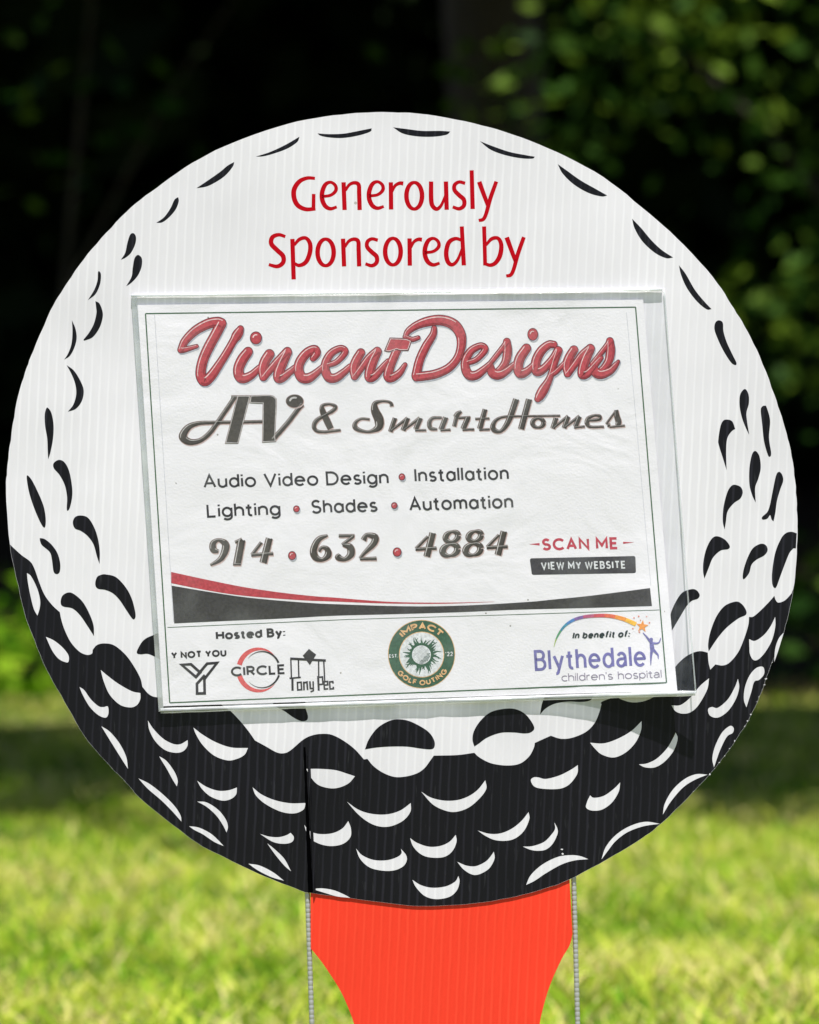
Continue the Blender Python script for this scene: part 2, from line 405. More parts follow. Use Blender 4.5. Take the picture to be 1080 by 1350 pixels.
shrub('shrub', 'dark green shrub on the right below the leafy sapling', 'shrub', (1.35, 7.9),
      [[(0, 0, -.05, .03), (0.05, 0, .3, .02), (.1, 0, .8, .008)]],
      [((1.35, 7.9, 0.25), (0.6, 0.35, 0.3), 36, 14)], 0.08, green_mid)
shrub('sapling', 'leafy sapling with blurred sunlit leaves at the upper right', 'tree', (1.25, 8.4),
      [[(0, 0, -.05, .04), (-.05, 0, 1.0, .03), (-.2, 0, 2.2, .012)], [(-.05, 0, .9, .02), (.3, -.1, 1.6, .012), (.5, -.1, 2.1, .005)], [(-.1, 0, 1.2, .018), (-.5, -.1, 1.6, .01), (-.8, -.1, 1.75, .004)]],
      [((0.85, 8.1, 1.75), (0.55, 0.35, 0.35), 26, 20), ((1.2, 8.2, 1.1), (0.45, 0.3, 0.35), 20, 20), ((1.2, 8.2, 2.3), (0.7, 0.4, 0.4), 22, 20), ((0.35, 8.1, 1.55), (0.25, 0.25, 0.16), 6, 16)], 0.075, green_mid, 0.10)
shrub('sapling', 'thin sapling with a few dim leaves at the upper left in the shade', 'tree', (-0.95, 8.6),
      [[(0, 0, -.05, .012), (.03, 0, .9, .009), (.15, 0, 2.2, .004)], [(.03, 0, 1.0, .006), (.3, -.1, 1.5, .004), (.5, -.1, 1.8, .002)]],
      [((-0.9, 8.3, 1.4), (0.35, 0.25, 0.3), 9, 6), ((-0.3, 8.3, 2.05), (0.4, 0.25, 0.25), 9, 6)], 0.08, green_mid, 0.1)

# ------------------------------------------------------------------ sign materials
def fluted(name, c, stripe, rough, spec, speck=0.0, bump=0.25, scr=0.0):
    """corrugated plastic: thin inner webs showing as faint stripes, light waviness, specks of dirt"""
    m = mat(name, c, rough, spec); b = BS(m)
    tc = N(m, 'ShaderNodeTexCoord'); mp = N(m, 'ShaderNodeMapping'); mp.inputs['Rotation'].default_value = (0, R(-2.6), 0)
    L(m, tc.outputs['Object'], mp.inputs[0])
    wv = N(m, 'ShaderNodeTexWave', i_Scale=2 * math.pi / (20 * 0.0047), i_Distortion=0.7, i_Detail=2.0, i_Detail_Scale=0.8)
    wv.wave_type = 'BANDS'; wv.bands_direction = 'X'; L(m, mp.outputs[0], wv.inputs['Vector'])
    rp = N(m, 'ShaderNodeValToRGB'); e = rp.color_ramp.elements
    e[0].position = 0.0; e[0].color = c; e[1].position = 1.0; e[1].color = stripe; k = e.new(0.72); k.color = c
    nv = N(m, 'ShaderNodeTexNoise', i_Scale=14.0, i_Detail=3.0); L(m, tc.outputs['Object'], nv.inputs['Vector'])
    rv_ = N(m, 'ShaderNodeMapRange', i_From_Min=0.3, i_From_Max=0.65, i_To_Min=0.8, i_To_Max=1.05); L(m, nv.outputs[0], rv_.inputs[0])
    wm_ = N(m, 'ShaderNodeMath', operation='MULTIPLY'); L(m, wv.outputs[0], wm_.inputs[0]); L(m, rv_.outputs[0], wm_.inputs[1])
    L(m, wm_.outputs[0], rp.inputs[0])
    no = N(m, 'ShaderNodeTexNoise', i_Scale=9.0, i_Detail=4.0); L(m, tc.outputs['Object'], no.inputs['Vector'])
    rr = N(m, 'ShaderNodeMapRange', i_To_Min=0.9, i_To_Max=1.0, i_From_Min=0.3, i_From_Max=0.62); L(m, no.outputs[0], rr.inputs[0])
    mu = N(m, 'ShaderNodeMix', data_type='RGBA', blend_type='MULTIPLY'); mu.inputs[0].default_value = 1.0
    L(m, rp.outputs[0], mu.inputs[6]); L(m, rr.outputs[0], mu.inputs[7]); out = mu.outputs[2]
    if speck:
        vo = N(m, 'ShaderNodeTexVoronoi', i_Scale=55.0); L(m, tc.outputs['Object'], vo.inputs['Vector'])
        n2 = N(m, 'ShaderNodeTexNoise', i_Scale=23.0); L(m, tc.outputs['Object'], n2.inputs['Vector'])
        a = N(m, 'ShaderNodeMath', operation='LESS_THAN'); a.inputs[1].default_value = 0.045; L(m, vo.outputs['Distance'], a.inputs[0])
        g = N(m, 'ShaderNodeMath', operation='GREATER_THAN'); g.inputs[1].default_value = 0.62; L(m, n2.outputs[0], g.inputs[0])
        x = N(m, 'ShaderNodeMath', operation='MULTIPLY'); L(m, a.outputs[0], x.inputs[0]); L(m, g.outputs[0], x.inputs[1])
        y = N(m, 'ShaderNodeMath', operation='MULTIPLY'); y.inputs[1].default_value = speck; L(m, x.outputs[0], y.inputs[0])
        m2 = N(m, 'ShaderNodeMix', data_type='RGBA'); L(m, y.outputs[0], m2.inputs[0]); L(m, out, m2.inputs[6])
        m2.inputs[7].default_value = (0.25, 0.2, 0.15, 1) if c[0] > 0.2 else (0.3, 0.3, 0.3, 1); out = m2.outputs[2]
    if scr:
        ms = N(m, 'ShaderNodeMapping'); ms.inputs['Scale'].default_value = (600, 1, 60); L(m, tc.outputs['Object'], ms.inputs[0])
        n3 = N(m, 'ShaderNodeTexNoise', i_Scale=1.0, i_Detail=5.0); L(m, ms.outputs[0], n3.inputs['Vector'])
        r3 = N(m, 'ShaderNodeMapRange', i_From_Min=0.62, i_From_Max=0.85, i_To_Min=0.0, i_To_Max=scr); L(m, n3.outputs[0], r3.inputs[0])
        m3 = N(m, 'ShaderNodeMix', data_type='RGBA'); L(m, r3.outputs[0], m3.inputs[0]); L(m, out, m3.inputs[6]); m3.inputs[7].default_value = (0.35, 0.36, 0.38, 1); out = m3.outputs[2]
    L(m, out, b.inputs['Base Color'])
    bp = N(m, 'ShaderNodeBump', i_Strength=bump, i_Distance=0.0006); L(m, wv.outputs[0], bp.inputs['Height'])
    bl = N(m, 'ShaderNodeBump', i_Strength=0.35, i_Distance=0.006); nl = N(m, 'ShaderNodeTexNoise', i_Scale=7.0, i_Detail=2.5); L(m, tc.outputs['Object'], nl.inputs['Vector'])
    L(m, nl.outputs[0], bl.inputs['Height']); L(m, bl.outputs[0], bp.inputs['Normal'])
    L(m, bp.outputs[0], b.inputs['Normal']); return m
M_white = fluted('white_corrugated_plastic', (0.745, 0.72, 0.765, 1), (0.815, 0.79, 0.835, 1), 0.42, 0.35, 0.6, 0.22)
M_whiteink = fluted('white_corrugated_face', (0.745, 0.72, 0.765, 1), (0.815, 0.79, 0.835, 1), 0.42, 0.35, 0.5, 0.22)
M_black = fluted('black_ink_on_corrugated_plastic', (0.0075, 0.007, 0.0105, 1), (0.019, 0.018, 0.026, 1), 0.36, 0.2, 0.5, 0.4, 0.1)
M_tee = fluted('orange_red_corrugated_plastic', (0.90, 0.050, 0.022, 1), (0.95, 0.066, 0.03, 1), 0.5, 0.2, 0.4, 0.5)
M_redink = mat('red_ink', (0.45, 0.0012, 0.008, 1), 0.5, 0.08)

# ------------------------------------------------------------------ the sign
sign = thing('golf_ball_sign', 'round white golf ball lawn sign with black dimples standing on an orange-red tee', 'sign')
BALL = [(525, 148), (565, 151), (625, 162.5), (676, 177), (735.5, 201), (795, 233), (846, 273), (893, 314), (940, 365), (964, 401), (982, 430), (1002, 470),
 (1021, 520), (1033, 557), (1042.5, 593), (1048.5, 634), (1051, 672), (1051.5, 710), (1048.5, 760), (1042, 800), (1031, 842), (1015.5, 880), (1002, 918), (982, 958),
 (949, 1005), (915.6, 1043), (874, 1084), (845.5, 1106), (800, 1133.5), (750, 1160), (720, 1171), (680, 1182), (635, 1190), (585, 1194), (540, 1194), (460, 1184),
 (407, 1177), (396, 1174), (355, 1158), (330, 1147), (267.5, 1116), (235, 1093), (187.5, 1055), (167.5, 1033), (137.5, 1002), (111, 970), (85, 925), (61, 882),
 (45.5, 844), (33, 811), (22, 764), (13, 718), (8, 650), (9.3, 620), (14, 580), (22, 530), (33, 491), (44, 462), (67, 409), (84, 380), (110, 342), (140, 307), (173, 273),
 (207, 247), (253, 215), (307, 188), (380, 163), (440, 152), (487, 148)]
ball = cr(BALL, True, 5)
def plate(name, outline, d0, d1, m, parent, jitter=0.0):
    """solid sheet with the given outline between depths d0 (back) and d1 (front)"""
    pts = outline; n = len(pts)
    tri = tessellate_polygon([[Vector((p[0], p[1], 0)) for p in pts]])
    bm = bmesh.new()
    fr = [bm.verts.new(W(p[0], p[1], d1)) for p in pts]; bk = [bm.verts.new(W(p[0], p[1], d0)) for p in pts]
    for t in tri: bm.faces.new([fr[i] for i in t]); bm.faces.new([bk[i] for i in t][::-1])
    for i in range(n): bm.faces.new([fr[i], fr[(i + 1) % n], bk[(i + 1) % n], bk[i]])
    bmesh.ops.recalc_face_normals(bm, faces=bm.faces)
    me = bpy.data.meshes.new(name); bm.to_mesh(me); bm.free(); return link(name, me, m, parent)
# the cut edge is slightly ragged, the front edge crushed a little where flutes were cut
ragged = [(x + 0.6 * math.sin(i * 2.1) * rnd.random(), y + 0.35 * math.cos(i * 1.7) * rnd.random()) for i, (x, y) in enumerate(ball)]
plate('ball_panel', ragged, -0.004, 0.0, M_white, sign)

T1 = (140, 120, 3); T2 = (480, 120, 2.3478); R8 = (860, 380, 4.21875); R7 = (860, 660, 4.5); R1 = (0, 380, 4.5); R2 = (0, 660, 4.5)
R3 = (60, 900, 4); R4 = (300, 900, 4); R5 = (540, 900, 4); R6 = (760, 860, 3.857); Q6 = (0, 0, 2); c = 'c'
pr = Print(flat, 0.00002)
def to(T, pts): return [(T[0] + p[0] / T[2], T[1] + p[1] / T[2]) + tuple(p[2:]) for p in pts]
# black lower part of the ball
edge = [(p[0] * 0.9996 + 530 * .0004, p[1] * 0.9996 + 670 * .0004) for p in ragged]
i0 = min(range(len(edge)), key=lambda i: (edge[i][0] - 1045.5) ** 2 + (edge[i][1] - 779) ** 2)
i1 = min(range(len(edge)), key=lambda i: (edge[i][0] - 12.7) ** 2 + (edge[i][1] - 717.5) ** 2)
top = to(R2, [(57, 258, c), (85, 285), (130, 325), (180, 362), (205, 405), (235, 490), (265, 560), (310, 620), (355, 662, c), (365, 710), (385, 770), (420, 840), (470, 895), (515, 915), (545, 908), (550, 885, c), (575, 857), (620, 847), (680, 860), (750, 920), (805, 1000), (835, 1060), (845, 1105, c), (880, 1145), (920, 1165)])
top += to(R4, [(-300, 80), (-100, 90), (0, 138), (60, 195), (110, 255), (145, 305, c), (200, 335), (260, 368), (300, 372), (335, 355), (400, 300), (450, 277), (500, 270), (550, 275), (610, 305), (670, 350), (720, 405, c), (738, 402, c), (770, 440), (820, 475), (880, 497), (940, 495), (1000, 478), (1040, 450)])
top += to(R5, [(110, 410), (128, 385, c), (250, 382), (342, 370, c), (370, 395), (430, 425), (510, 437), (580, 428), (630, 390), (655, 345), (661, 318, c), (700, 300), (745, 280, c), (800, 296), (860, 290), (930, 260), (975, 215), (1000, 160), (1012, 115, c)])
top += [(794, 925), (813, 918, c), (819, 922), (833, 926), (849, 924.5), (863, 918), (872, 908, c), (882, 893)]
top += to(R7, [(135, 990), (160, 960), (200, 925), (250, 900), (290, 893), (330, 902, c), (335, 960), (345, 1003, c), (375, 972, c), (420, 978), (460, 960), (510, 900), (545, 820), (570, 740), (575, 690, c), (600, 688), (640, 655), (690, 605), (725, 565, c), (733, 590), (750, 605), (790, 590), (835, 541, c)])
black = cr(top, False, 6)
low = []
i = i0
while i != i1: low.append(edge[i]); i = (i + 1) % len(edge)
low.append(edge[i1])
pr.poly(black + low)
BLACK = {'T1': [
 [(357, 384, c), (400, 355), (450, 320), (480, 295), (507, 280, c), (500, 300), (470, 335), (430, 362), (395, 378)],
 [(592, 259, c), (650, 240), (710, 212), (765, 180, c), (755, 202), (715, 228), (660, 248), (620, 258)],
 [(836, 167, c), (880, 170), (940, 168), (1000, 157), (1050, 147, c), (1045, 160), (1000, 175), (940, 185), (890, 184), (850, 177)],
 [(198, 521, c), (230, 498), (255, 462), (270, 430), (285, 419, c), (287, 437), (275, 468), (250, 498), (222, 519)],
 [(58, 667, c), (75, 640), (84, 600), (95, 568), (108, 562), (118, 577), (115, 605), (98, 640), (75, 660)],
 [(79, 772, c), (100, 735), (105, 700), (112, 662), (126, 648), (141, 662), (140, 695), (125, 730), (100, 758)]],
 'T2': [
 [(90, 112, c), (130, 117), (180, 123), (235, 123), (267, 125, c), (255, 135), (215, 141), (165, 140), (120, 131)],
 [(359, 155, c), (400, 171), (450, 188), (500, 198), (529, 203, c), (520, 209), (480, 207), (430, 196), (390, 180)],
 [(600, 226, c), (628, 246), (670, 276), (714, 301), (753, 323, c), (735, 326), (695, 315), (650, 289), (615, 255)],
 [(830, 395, c), (858, 424), (890, 462), (922, 492), (957, 515, c), (935, 517), (900, 500), (862, 465), (838, 425)],
 [(975, 539, c), (996, 566), (1023, 613), (1049, 646), (1076, 675, c), (1060, 675), (1030, 650), (1000, 610), (982, 570)]],
 'R8': [
 [(372, 178), (393, 192), (397, 240), (415, 300), (445, 365), (469, 415), (460, 427), (435, 408), (395, 345), (362, 275), (346, 225), (352, 190)],
 [(516, 560), (536, 590), (538, 640), (525, 690), (528, 740), (540, 815, c), (518, 770), (498, 715), (486, 650), (490, 590)],
 [(626, 653), (637, 662), (656, 735), (650, 830), (662, 915), (655, 937), (643, 925), (622, 850), (612, 760), (604, 680), (612, 658)],
 [(413, 730), (445, 740), (462, 782, c), (440, 798), (418, 835), (412, 900), (414, 1012, c), (395, 950), (370, 870), (368, 840), (378, 775), (392, 740)],
 [(575, 905), (597, 935), (604, 1000), (590, 1060), (573, 1110), (576, 1192, c), (556, 1150), (541, 1090), (541, 1000), (555, 925)],
 [(704, 1021), (722, 1035), (729, 1070), (712, 1120), (695, 1180), (685, 1250), (675, 1297, c), (664, 1285), (656, 1262), (640, 1282), (615, 1287), (612, 1272), (640, 1245), (655, 1205), (670, 1130), (688, 1045)],
 [(460, 1093), (492, 1105), (504, 1135), (490, 1170), (455, 1195), (420, 1240), (410, 1300), (403, 1342, c), (393, 1300), (394, 1240), (402, 1190), (420, 1130), (440, 1100)]],
 'R7': [
 [(383, 211), (430, 230), (460, 268), (450, 288), (405, 297), (360, 340), (335, 400), (310, 463, c), (302, 420), (304, 360), (320, 290), (350, 230)],
 [(645, 256), (675, 265), (685, 295), (665, 325), (620, 350), (590, 380), (575, 430), (545, 466), (537, 450), (545, 400), (570, 330), (600, 280)],
 [(828, 185), (858, 194, c), (853, 283, c), (838, 283, c), (815, 310), (790, 370), (760, 450), (738, 510), (724, 517), (712, 490), (712, 420), (730, 310), (765, 225), (795, 192)],
 [(235, 525), (265, 533), (282, 560), (270, 582), (235, 595), (205, 625), (165, 690), (115, 775, c), (106, 720), (110, 670), (140, 600), (180, 545)],
 [(495, 599), (530, 612), (557, 650), (555, 678), (510, 700), (440, 755), (385, 820), (335, 895, c), (332, 850), (345, 780), (380, 690), (430, 625)]],
 'R4': [
 [(725, 352, c), (745, 300), (790, 240), (850, 203), (900, 193), (960, 203), (1030, 238), (1070, 270), (1092, 310), (1090, 342), (1070, 352), (1020, 348), (950, 338), (870, 337), (790, 342)],
 [(240, 112), (300, 150), (350, 185), (390, 203), (418, 198), (424, 175), (410, 130), (400, 90), (300, 80)]],
 'R5': [
 [(342, 337, c), (332, 300), (340, 255), (375, 200), (430, 155), (510, 137), (570, 143), (620, 175), (658, 235), (640, 262), (605, 268), (550, 263), (480, 265), (410, 290), (365, 322)],
 [(688, 168, c), (720, 135), (770, 110), (840, 100), (900, 102), (950, 95), (970, 70), (965, 50), (750, 50), (705, 95)]],
 'Q6': [[(232, 791, c), (248, 765), (257, 740), (259, 716), (266, 722), (264, 748), (252, 775)]],
 'R1': [
 [(566, 76, c), (590, 90), (608, 135), (609, 175), (590, 235), (550, 290), (500, 311, c), (497, 303), (525, 268), (555, 215), (572, 150), (570, 110)],
 [(427, 190, c), (448, 240), (455, 295), (442, 350), (415, 400), (381, 423, c), (405, 385), (424, 330), (430, 260)],
 [(396, 456, c), (440, 490), (480, 555), (497, 610), (485, 670), (450, 715), (403, 732, c), (435, 690), (452, 630), (447, 570), (425, 510)],
 [(282, 708), (305, 740), (318, 810), (315, 890), (300, 970), (286, 1015, c), (283, 960), (280, 890), (268, 820), (265, 760), (270, 725)],
 [(350, 1018), (385, 1035), (412, 1090), (428, 1180), (428, 1240), (415, 1300), (402, 1320), (396, 1305), (398, 1240), (385, 1170), (355, 1110), (320, 1068), (318, 1038)],
 [(162, 1110), (190, 1140), (230, 1220), (258, 1290), (270, 1350), (271, 1400), (262, 1420), (240, 1390), (205, 1310), (175, 1220), (160, 1140)]],
 'R2': [
 [(478, 88), (520, 100), (555, 150), (580, 220), (592, 300), (591, 376, c), (575, 330), (555, 260), (520, 210), (480, 180), (445, 165), (432, 130), (445, 98)],
 [(236, 222, c), (265, 228), (305, 260), (340, 310), (357, 370), (355, 420), (338, 436), (318, 420), (308, 350), (295, 305), (250, 265), (238, 240)],
 [(405, 545), (440, 555), (490, 600), (530, 670), (555, 740), (558, 804, c), (520, 745), (475, 680), (430, 640), (375, 628), (360, 605), (370, 565)],
 [(630, 438), (690, 455), (750, 520), (785, 590), (804, 670), (800, 700), (785, 700), (750, 650), (710, 590), (670, 550), (625, 530), (580, 522), (565, 495), (575, 455), (600, 440)],
 [(960, 795), (900, 802), (850, 830), (818, 880), (813, 905), (835, 912), (880, 910), (940, 935), (970, 940)]]}
TT = dict(T1=T1, T2=T2, R8=R8, R7=R7, R4=R4, R5=R5, Q6=Q6, R1=R1, R2=R2, R3=R3, R6=R6)
for k, l in BLACK.items():
    for s in l: pr.shape(s, TT[k])
WHITE = {'R2': [
 [(160, 430, c), (185, 450), (220, 520), (238, 590), (235, 640), (222, 682, c), (200, 640), (180, 560), (165, 480)],
 [(272, 808, c), (320, 830), (370, 870), (405, 915), (408, 950), (395, 960), (350, 940), (310, 890)],
 [(598, 1005, c), (640, 1040), (700, 1085), (780, 1130), (833, 1142, c), (832, 1180), (810, 1215), (770, 1227), (710, 1210), (650, 1150), (615, 1070)],
 [(472, 1106, c), (500, 1125), (540, 1180), (585, 1220), (615, 1225), (640, 1222), (643, 1265), (625, 1288), (580, 1270), (530, 1220), (490, 1150)]],
 'R3': [
 [(295, 230, c), (340, 260), (390, 320), (425, 390), (435, 455, c), (400, 400), (350, 320), (310, 255)],
 [(540, 200, c), (570, 245), (620, 295), (670, 322), (710, 325), (750, 303, c), (748, 335), (725, 362), (685, 370), (630, 355), (580, 310), (548, 250)],
 [(780, 237, c), (830, 275), (900, 315), (980, 342), (1068, 345, c), (1050, 380), (1010, 402), (960, 410), (890, 385), (830, 330), (795, 275)],
 [(600, 388, c), (640, 415), (680, 470), (697, 515), (693, 547, c), (670, 510), (640, 455), (612, 410)],
 [(490, 505, c), (550, 535), (620, 590), (680, 650), (712, 700), (717, 733, c), (670, 680), (610, 620), (540, 560)],
 [(800, 518, c), (850, 550), (910, 570), (965, 568), (1010, 553, c), (1005, 590), (975, 615), (930, 622), (870, 600), (825, 560)],
 [(800, 627, c), (850, 632), (910, 670), (950, 720), (962, 760), (955, 790, c), (935, 750), (900, 700), (850, 655)],
 [(757, 757, c), (810, 765), (870, 795), (910, 830), (940, 862, c), (890, 840), (830, 800), (785, 777)]],
 'R4': [
 [(132, 552, c), (180, 590), (250, 620), (330, 636), (412, 635, c), (400, 670), (350, 690), (280, 680), (200, 640), (150, 595)],
 [(415, 455, c), (490, 455), (570, 462), (630, 480), (672, 494, c), (640, 530), (590, 553), (540, 557), (480, 540), (440, 500)],
 [(630, 628, c), (690, 670), (760, 692), (840, 695), (910, 675), (967, 635, c), (965, 680), (930, 725), (870, 755), (810, 760), (750, 740), (690, 695)],
 [(405, 750, c), (430, 780), (480, 798), (550, 795), (605, 770), (637, 730, c), (651, 770), (648, 815), (610, 850), (550, 862), (490, 852), (440, 825), (415, 785)],
 [(172, 798, c), (220, 812), (270, 815), (310, 805), (333, 792, c), (350, 815), (340, 840), (300, 850), (240, 840)],
 [(210, 848, c), (250, 880), (300, 930), (335, 995, c), (300, 965), (250, 905)],
 [(110, 955, c), (170, 965), (240, 1000), (298, 1045, c), (230, 1025), (160, 990)],
 [(678, 875, c), (710, 910), (770, 935), (840, 937), (895, 920), (918, 900), (915, 877, c), (942, 910), (945, 940), (925, 970), (880, 990), (820, 992), (750, 975), (700, 930)],
 [(446, 1088, c), (500, 1085), (560, 1095), (610, 1115), (648, 1135, c), (580, 1128), (510, 1108)]],
 'R5': [
 [(62, 575, c), (110, 605), (180, 622), (250, 620), (310, 600), (360, 565), (400, 515, c), (405, 560), (370, 610), (310, 660), (240, 682), (180, 672), (120, 640)],
 [(3, 820, c), (40, 845), (100, 865), (160, 862), (210, 840), (244, 803, c), (248, 840), (225, 890), (180, 920), (110, 922), (60, 905), (20, 865)],
 [(360, 780, c), (420, 797), (480, 795), (540, 770), (590, 730), (628, 683, c), (632, 720), (605, 780), (560, 820), (510, 834), (450, 830), (400, 808)],
 [(598, 865, c), (650, 862), (710, 840), (750, 800), (768, 770), (764, 737, c), (780, 770), (780, 800), (755, 850), (720, 880), (680, 887), (640, 882)],
 [(252, 945, c), (300, 965), (350, 968), (400, 945), (425, 920), (445, 892, c), (448, 930), (420, 980), (370, 1010), (330, 1012), (285, 985)],
 [(640, 515), (655, 500), (680, 500), (720, 508), (790, 490), (850, 460), (888, 435, c), (885, 480), (850, 530), (810, 555), (760, 562), (690, 558), (655, 545)],
 [(15, 1040, c), (60, 1068), (120, 1082), (190, 1075), (240, 1050), (258, 1020, c), (264, 1050), (250, 1095), (210, 1130), (140, 1142), (80, 1125), (35, 1080)],
 [(615, 1067, c), (640, 1015), (700, 960), (780, 920), (850, 910), (900, 915), (943, 931, c), (870, 938), (800, 960), (720, 1005), (660, 1045)],
 [(797, 880), (802, 876), (810, 878), (806, 883)], [(802, 902), (808, 898), (814, 904), (807, 908)]],
 'R6': [
 [(70, 728, c), (90, 740), (140, 730), (190, 695), (223, 662, c), (215, 710), (180, 765), (130, 800), (80, 805), (50, 790), (55, 760)],
 [(70, 460, c), (140, 463), (210, 440), (280, 400), (332, 350, c), (328, 400), (300, 460), (250, 510), (190, 535), (130, 520), (95, 490)],
 [(318, 570, c), (360, 565), (410, 540), (460, 490), (490, 440), (505, 408, c), (515, 440), (495, 500), (450, 555), (400, 585), (350, 585)],
 [(484, 270, c), (530, 268), (580, 230), (630, 170), (675, 132, c), (665, 190), (620, 270), (580, 305), (540, 312), (505, 300)],
 [(670, 290), (690, 278), (720, 282), (770, 240), (805, 180), (822, 135, c), (828, 180), (810, 240), (770, 300), (720, 332), (680, 322)],
 [(950, 75), (955, 110), (930, 140), (905, 150), (890, 200), (865, 280, c), (852, 240), (857, 180), (880, 120), (915, 80)],
 [(800, 385), (795, 410), (765, 430), (730, 500), (700, 585, c), (692, 540), (705, 480), (740, 410), (780, 375)],
 [(440, 825, c), (450, 770), (490, 700), (550, 645), (610, 620), (667, 622, c), (600, 650), (540, 690), (480, 760)],
 [(128, 1053, c), (150, 990), (200, 930), (270, 885), (350, 862), (425, 872, c), (340, 885), (260, 915), (200, 960), (160, 1010)]],
 'R7': [
 [(575, 822, c), (610, 832), (660, 800), (700, 750), (730, 690, c), (730, 750), (710, 830), (670, 900), (630, 942), (600, 945), (580, 910), (577, 870)],
 [(780, 783, c), (750, 820), (730, 880), (724, 958, c), (743, 905), (766, 832)]]}
pr.layer(0.00007, 1)
for k, l in WHITE.items():
    for s in l: pr.shape(s, TT[k])
for i in range(34):
    k_ = rnd.choice((0.15, 0.3, 0.5)); e0 = min(range(len(edge)), key=lambda q: (edge[q][0] - rnd.uniform(900, 1020)) ** 2 + (edge[q][1] - rnd.uniform(880, 1060)) ** 2)
    pr.disc(edge[e0][0] + rnd.uniform(-1.5, 1), edge[e0][1] + rnd.uniform(-1, 1), 0.25 + 1.2 * rnd.random() ** 3, 0.25 + 0.9 * rnd.random() ** 3, 7)
pr.build('dimple_print', [M_black, M_whiteink], sign)

# heading in red
GT = (340, 210, 2.919)
pr = Print(flat, 0.00002)
e_ = [(246, 143, 12), (280, 138, 12), (300, 120, 14), (298, 100, 13), (280, 88, 12), (260, 97, 16), (248, 125, 18), (248, 155, 18), (260, 180, 17), (280, 190, 14), (304, 183, 11)]
n_ = [[(330, 88, 17), (334, 195, 17)], [(337, 120, 10), (352, 98, 12), (372, 90, 14), (388, 98, 16), (390, 130, 17), (392, 195, 17)]]
r_ = [[(512, 88, 17), (513, 193, 17)], [(516, 125, 10), (528, 102, 12), (545, 92, 14), (560, 93, 16)]]
s_ = [(798, 92, 13), (775, 87, 13), (758, 98, 15), (757, 118, 16), (775, 138, 17), (793, 155, 17), (793, 178, 16), (775, 190, 14), (750, 183, 12)]
y_ = [[(852, 86, 18), (868, 130, 17), (886, 178, 15)], [(918, 85, 15), (895, 150, 16), (880, 205, 15), (868, 230, 14), (850, 235, 12)]]
def gs(p, dx=0, dy=0): pr.stroke(p, GT, 'butt', dx=dx, dy=dy)
def go(cx, cy, rx, ry):
    pr.stroke([(cx + rx * math.cos(t), cy + ry * math.sin(t), 13 + 5 * abs(math.cos(t))) for t in [i * math.pi / 8 for i in range(16)]], GT, 'butt', closed=True)
gs([(220, 73, 12), (190, 72, 14), (160, 85, 17), (140, 115, 19), (140, 150, 19), (155, 178, 18), (185, 192, 16), (222, 190, 14)]); gs([(215, 133, 14), (214, 192, 15)])
gs(e_); [gs(s) for s in n_]; gs(e_, 181, -2); [gs(s) for s in r_]; go(602, 140, 30, 51)
gs([(667, 85, 17), (667, 150, 18), (672, 178, 17), (688, 191, 15), (705, 178, 12), (722, 140, 10)]); gs([(724, 85, 17), (727, 194, 17)])
gs(s_); gs([(823, 42, 16), (827, 191, 17)]); [gs(s) for s in y_]
gs([(106, 297, 12), (80, 290, 14), (56, 300, 17), (52, 325, 18), (75, 350, 18), (97, 372, 18), (97, 397, 17), (75, 412, 15), (42, 405, 12)])
gs([(133, 306, 17), (138, 462, 17)]); gs([(140, 330, 10), (160, 308, 14), (185, 303, 14), (201, 325, 17), (200, 360, 18), (185, 395, 17), (160, 408, 14), (140, 400, 11)])
go(261, 358, 31, 51); [gs(s, -2, 217) for s in n_]; gs(s_, -336, 219); go(520, 355, 30, 51); [gs(s, 72, 216) for s in r_]; gs(e_, 396, 216)
gs([(782, 310, 12), (760, 305, 14), (735, 320, 17), (725, 360, 18), (732, 395, 17), (750, 405, 14), (770, 385, 12), (787, 340, 9)]); gs([(785, 258, 16), (793, 408, 17)])
gs([(871, 258, 16), (875, 408, 15)]); gs([(878, 330, 10), (900, 306, 14), (925, 304, 14), (937, 330, 17), (932, 370, 18), (915, 398, 16), (895, 407, 14), (875, 402, 12)])
[gs(s, 106, 214) for s in y_]
pr.build('heading_lettering', [M_redink], sign)

# the tee
tee = cr([(409.5, 1170, c), (410, 1251, c), (420, 1263), (431.5, 1279), (448.6, 1306), (460, 1331), (468, 1354), (480, 1400), (492, 1480), (506, 1580), (528, 1690), (560, 1752), (590, 1772, c), (614, 1752), (646, 1690), (674, 1580),
          (694, 1480), (703, 1400), (711, 1354), (715, 1334), (725, 1300), (740, 1266), (751, 1247), (755, 1232, c), (750.5, 1150, c), (680, 1165), (590, 1172), (480, 1168)], True, 5)
plate('tee_panel', tee, -0.0042, -0.0006, M_tee, sign)
# crease over the left wire of the stake: its inner shade painted as a matte black strip, with a raised lip on its right
M_creaseshade = mat('crease_shade', (0.0012, 0.0012, 0.0014, 1), 0.9, 0.0)
pr = Print(flat, 0.00011)
crease = [(411 - 1.02 * i * 6 / 24.5, 1177 - 6 * i) for i in range(33)]
pr.strip([(x - 1.5, y, 6.2 + 0.9 * math.sin(i * .7) * (i % 3 == 0) - 0.11 * i) for i, (x, y) in enumerate(crease)])
pr.layer(0.00011, 1)
for i in range(32):
    (x0, y0), (x1, y1) = crease[i], crease[i + 1]
    for (d0, h0), (d1, h1) in (((1.5, 0.0), (2.4, .0010)), ((2.4, .0010), (3.6, .0008)), ((3.6, .0008), (5.6, 0.0))):
        k_ = min(1, (33 - i) / 10)
        pr.add([pr.pt(x0 + d0, y0, h0 * k_), pr.pt(x1 + d0, y1, h0 * k_), pr.pt(x1 + d1, y1, h1 * k_), pr.pt(x0 + d1, y0, h1 * k_)])
pr.build('crease', [M_creaseshade, M_black], sign)

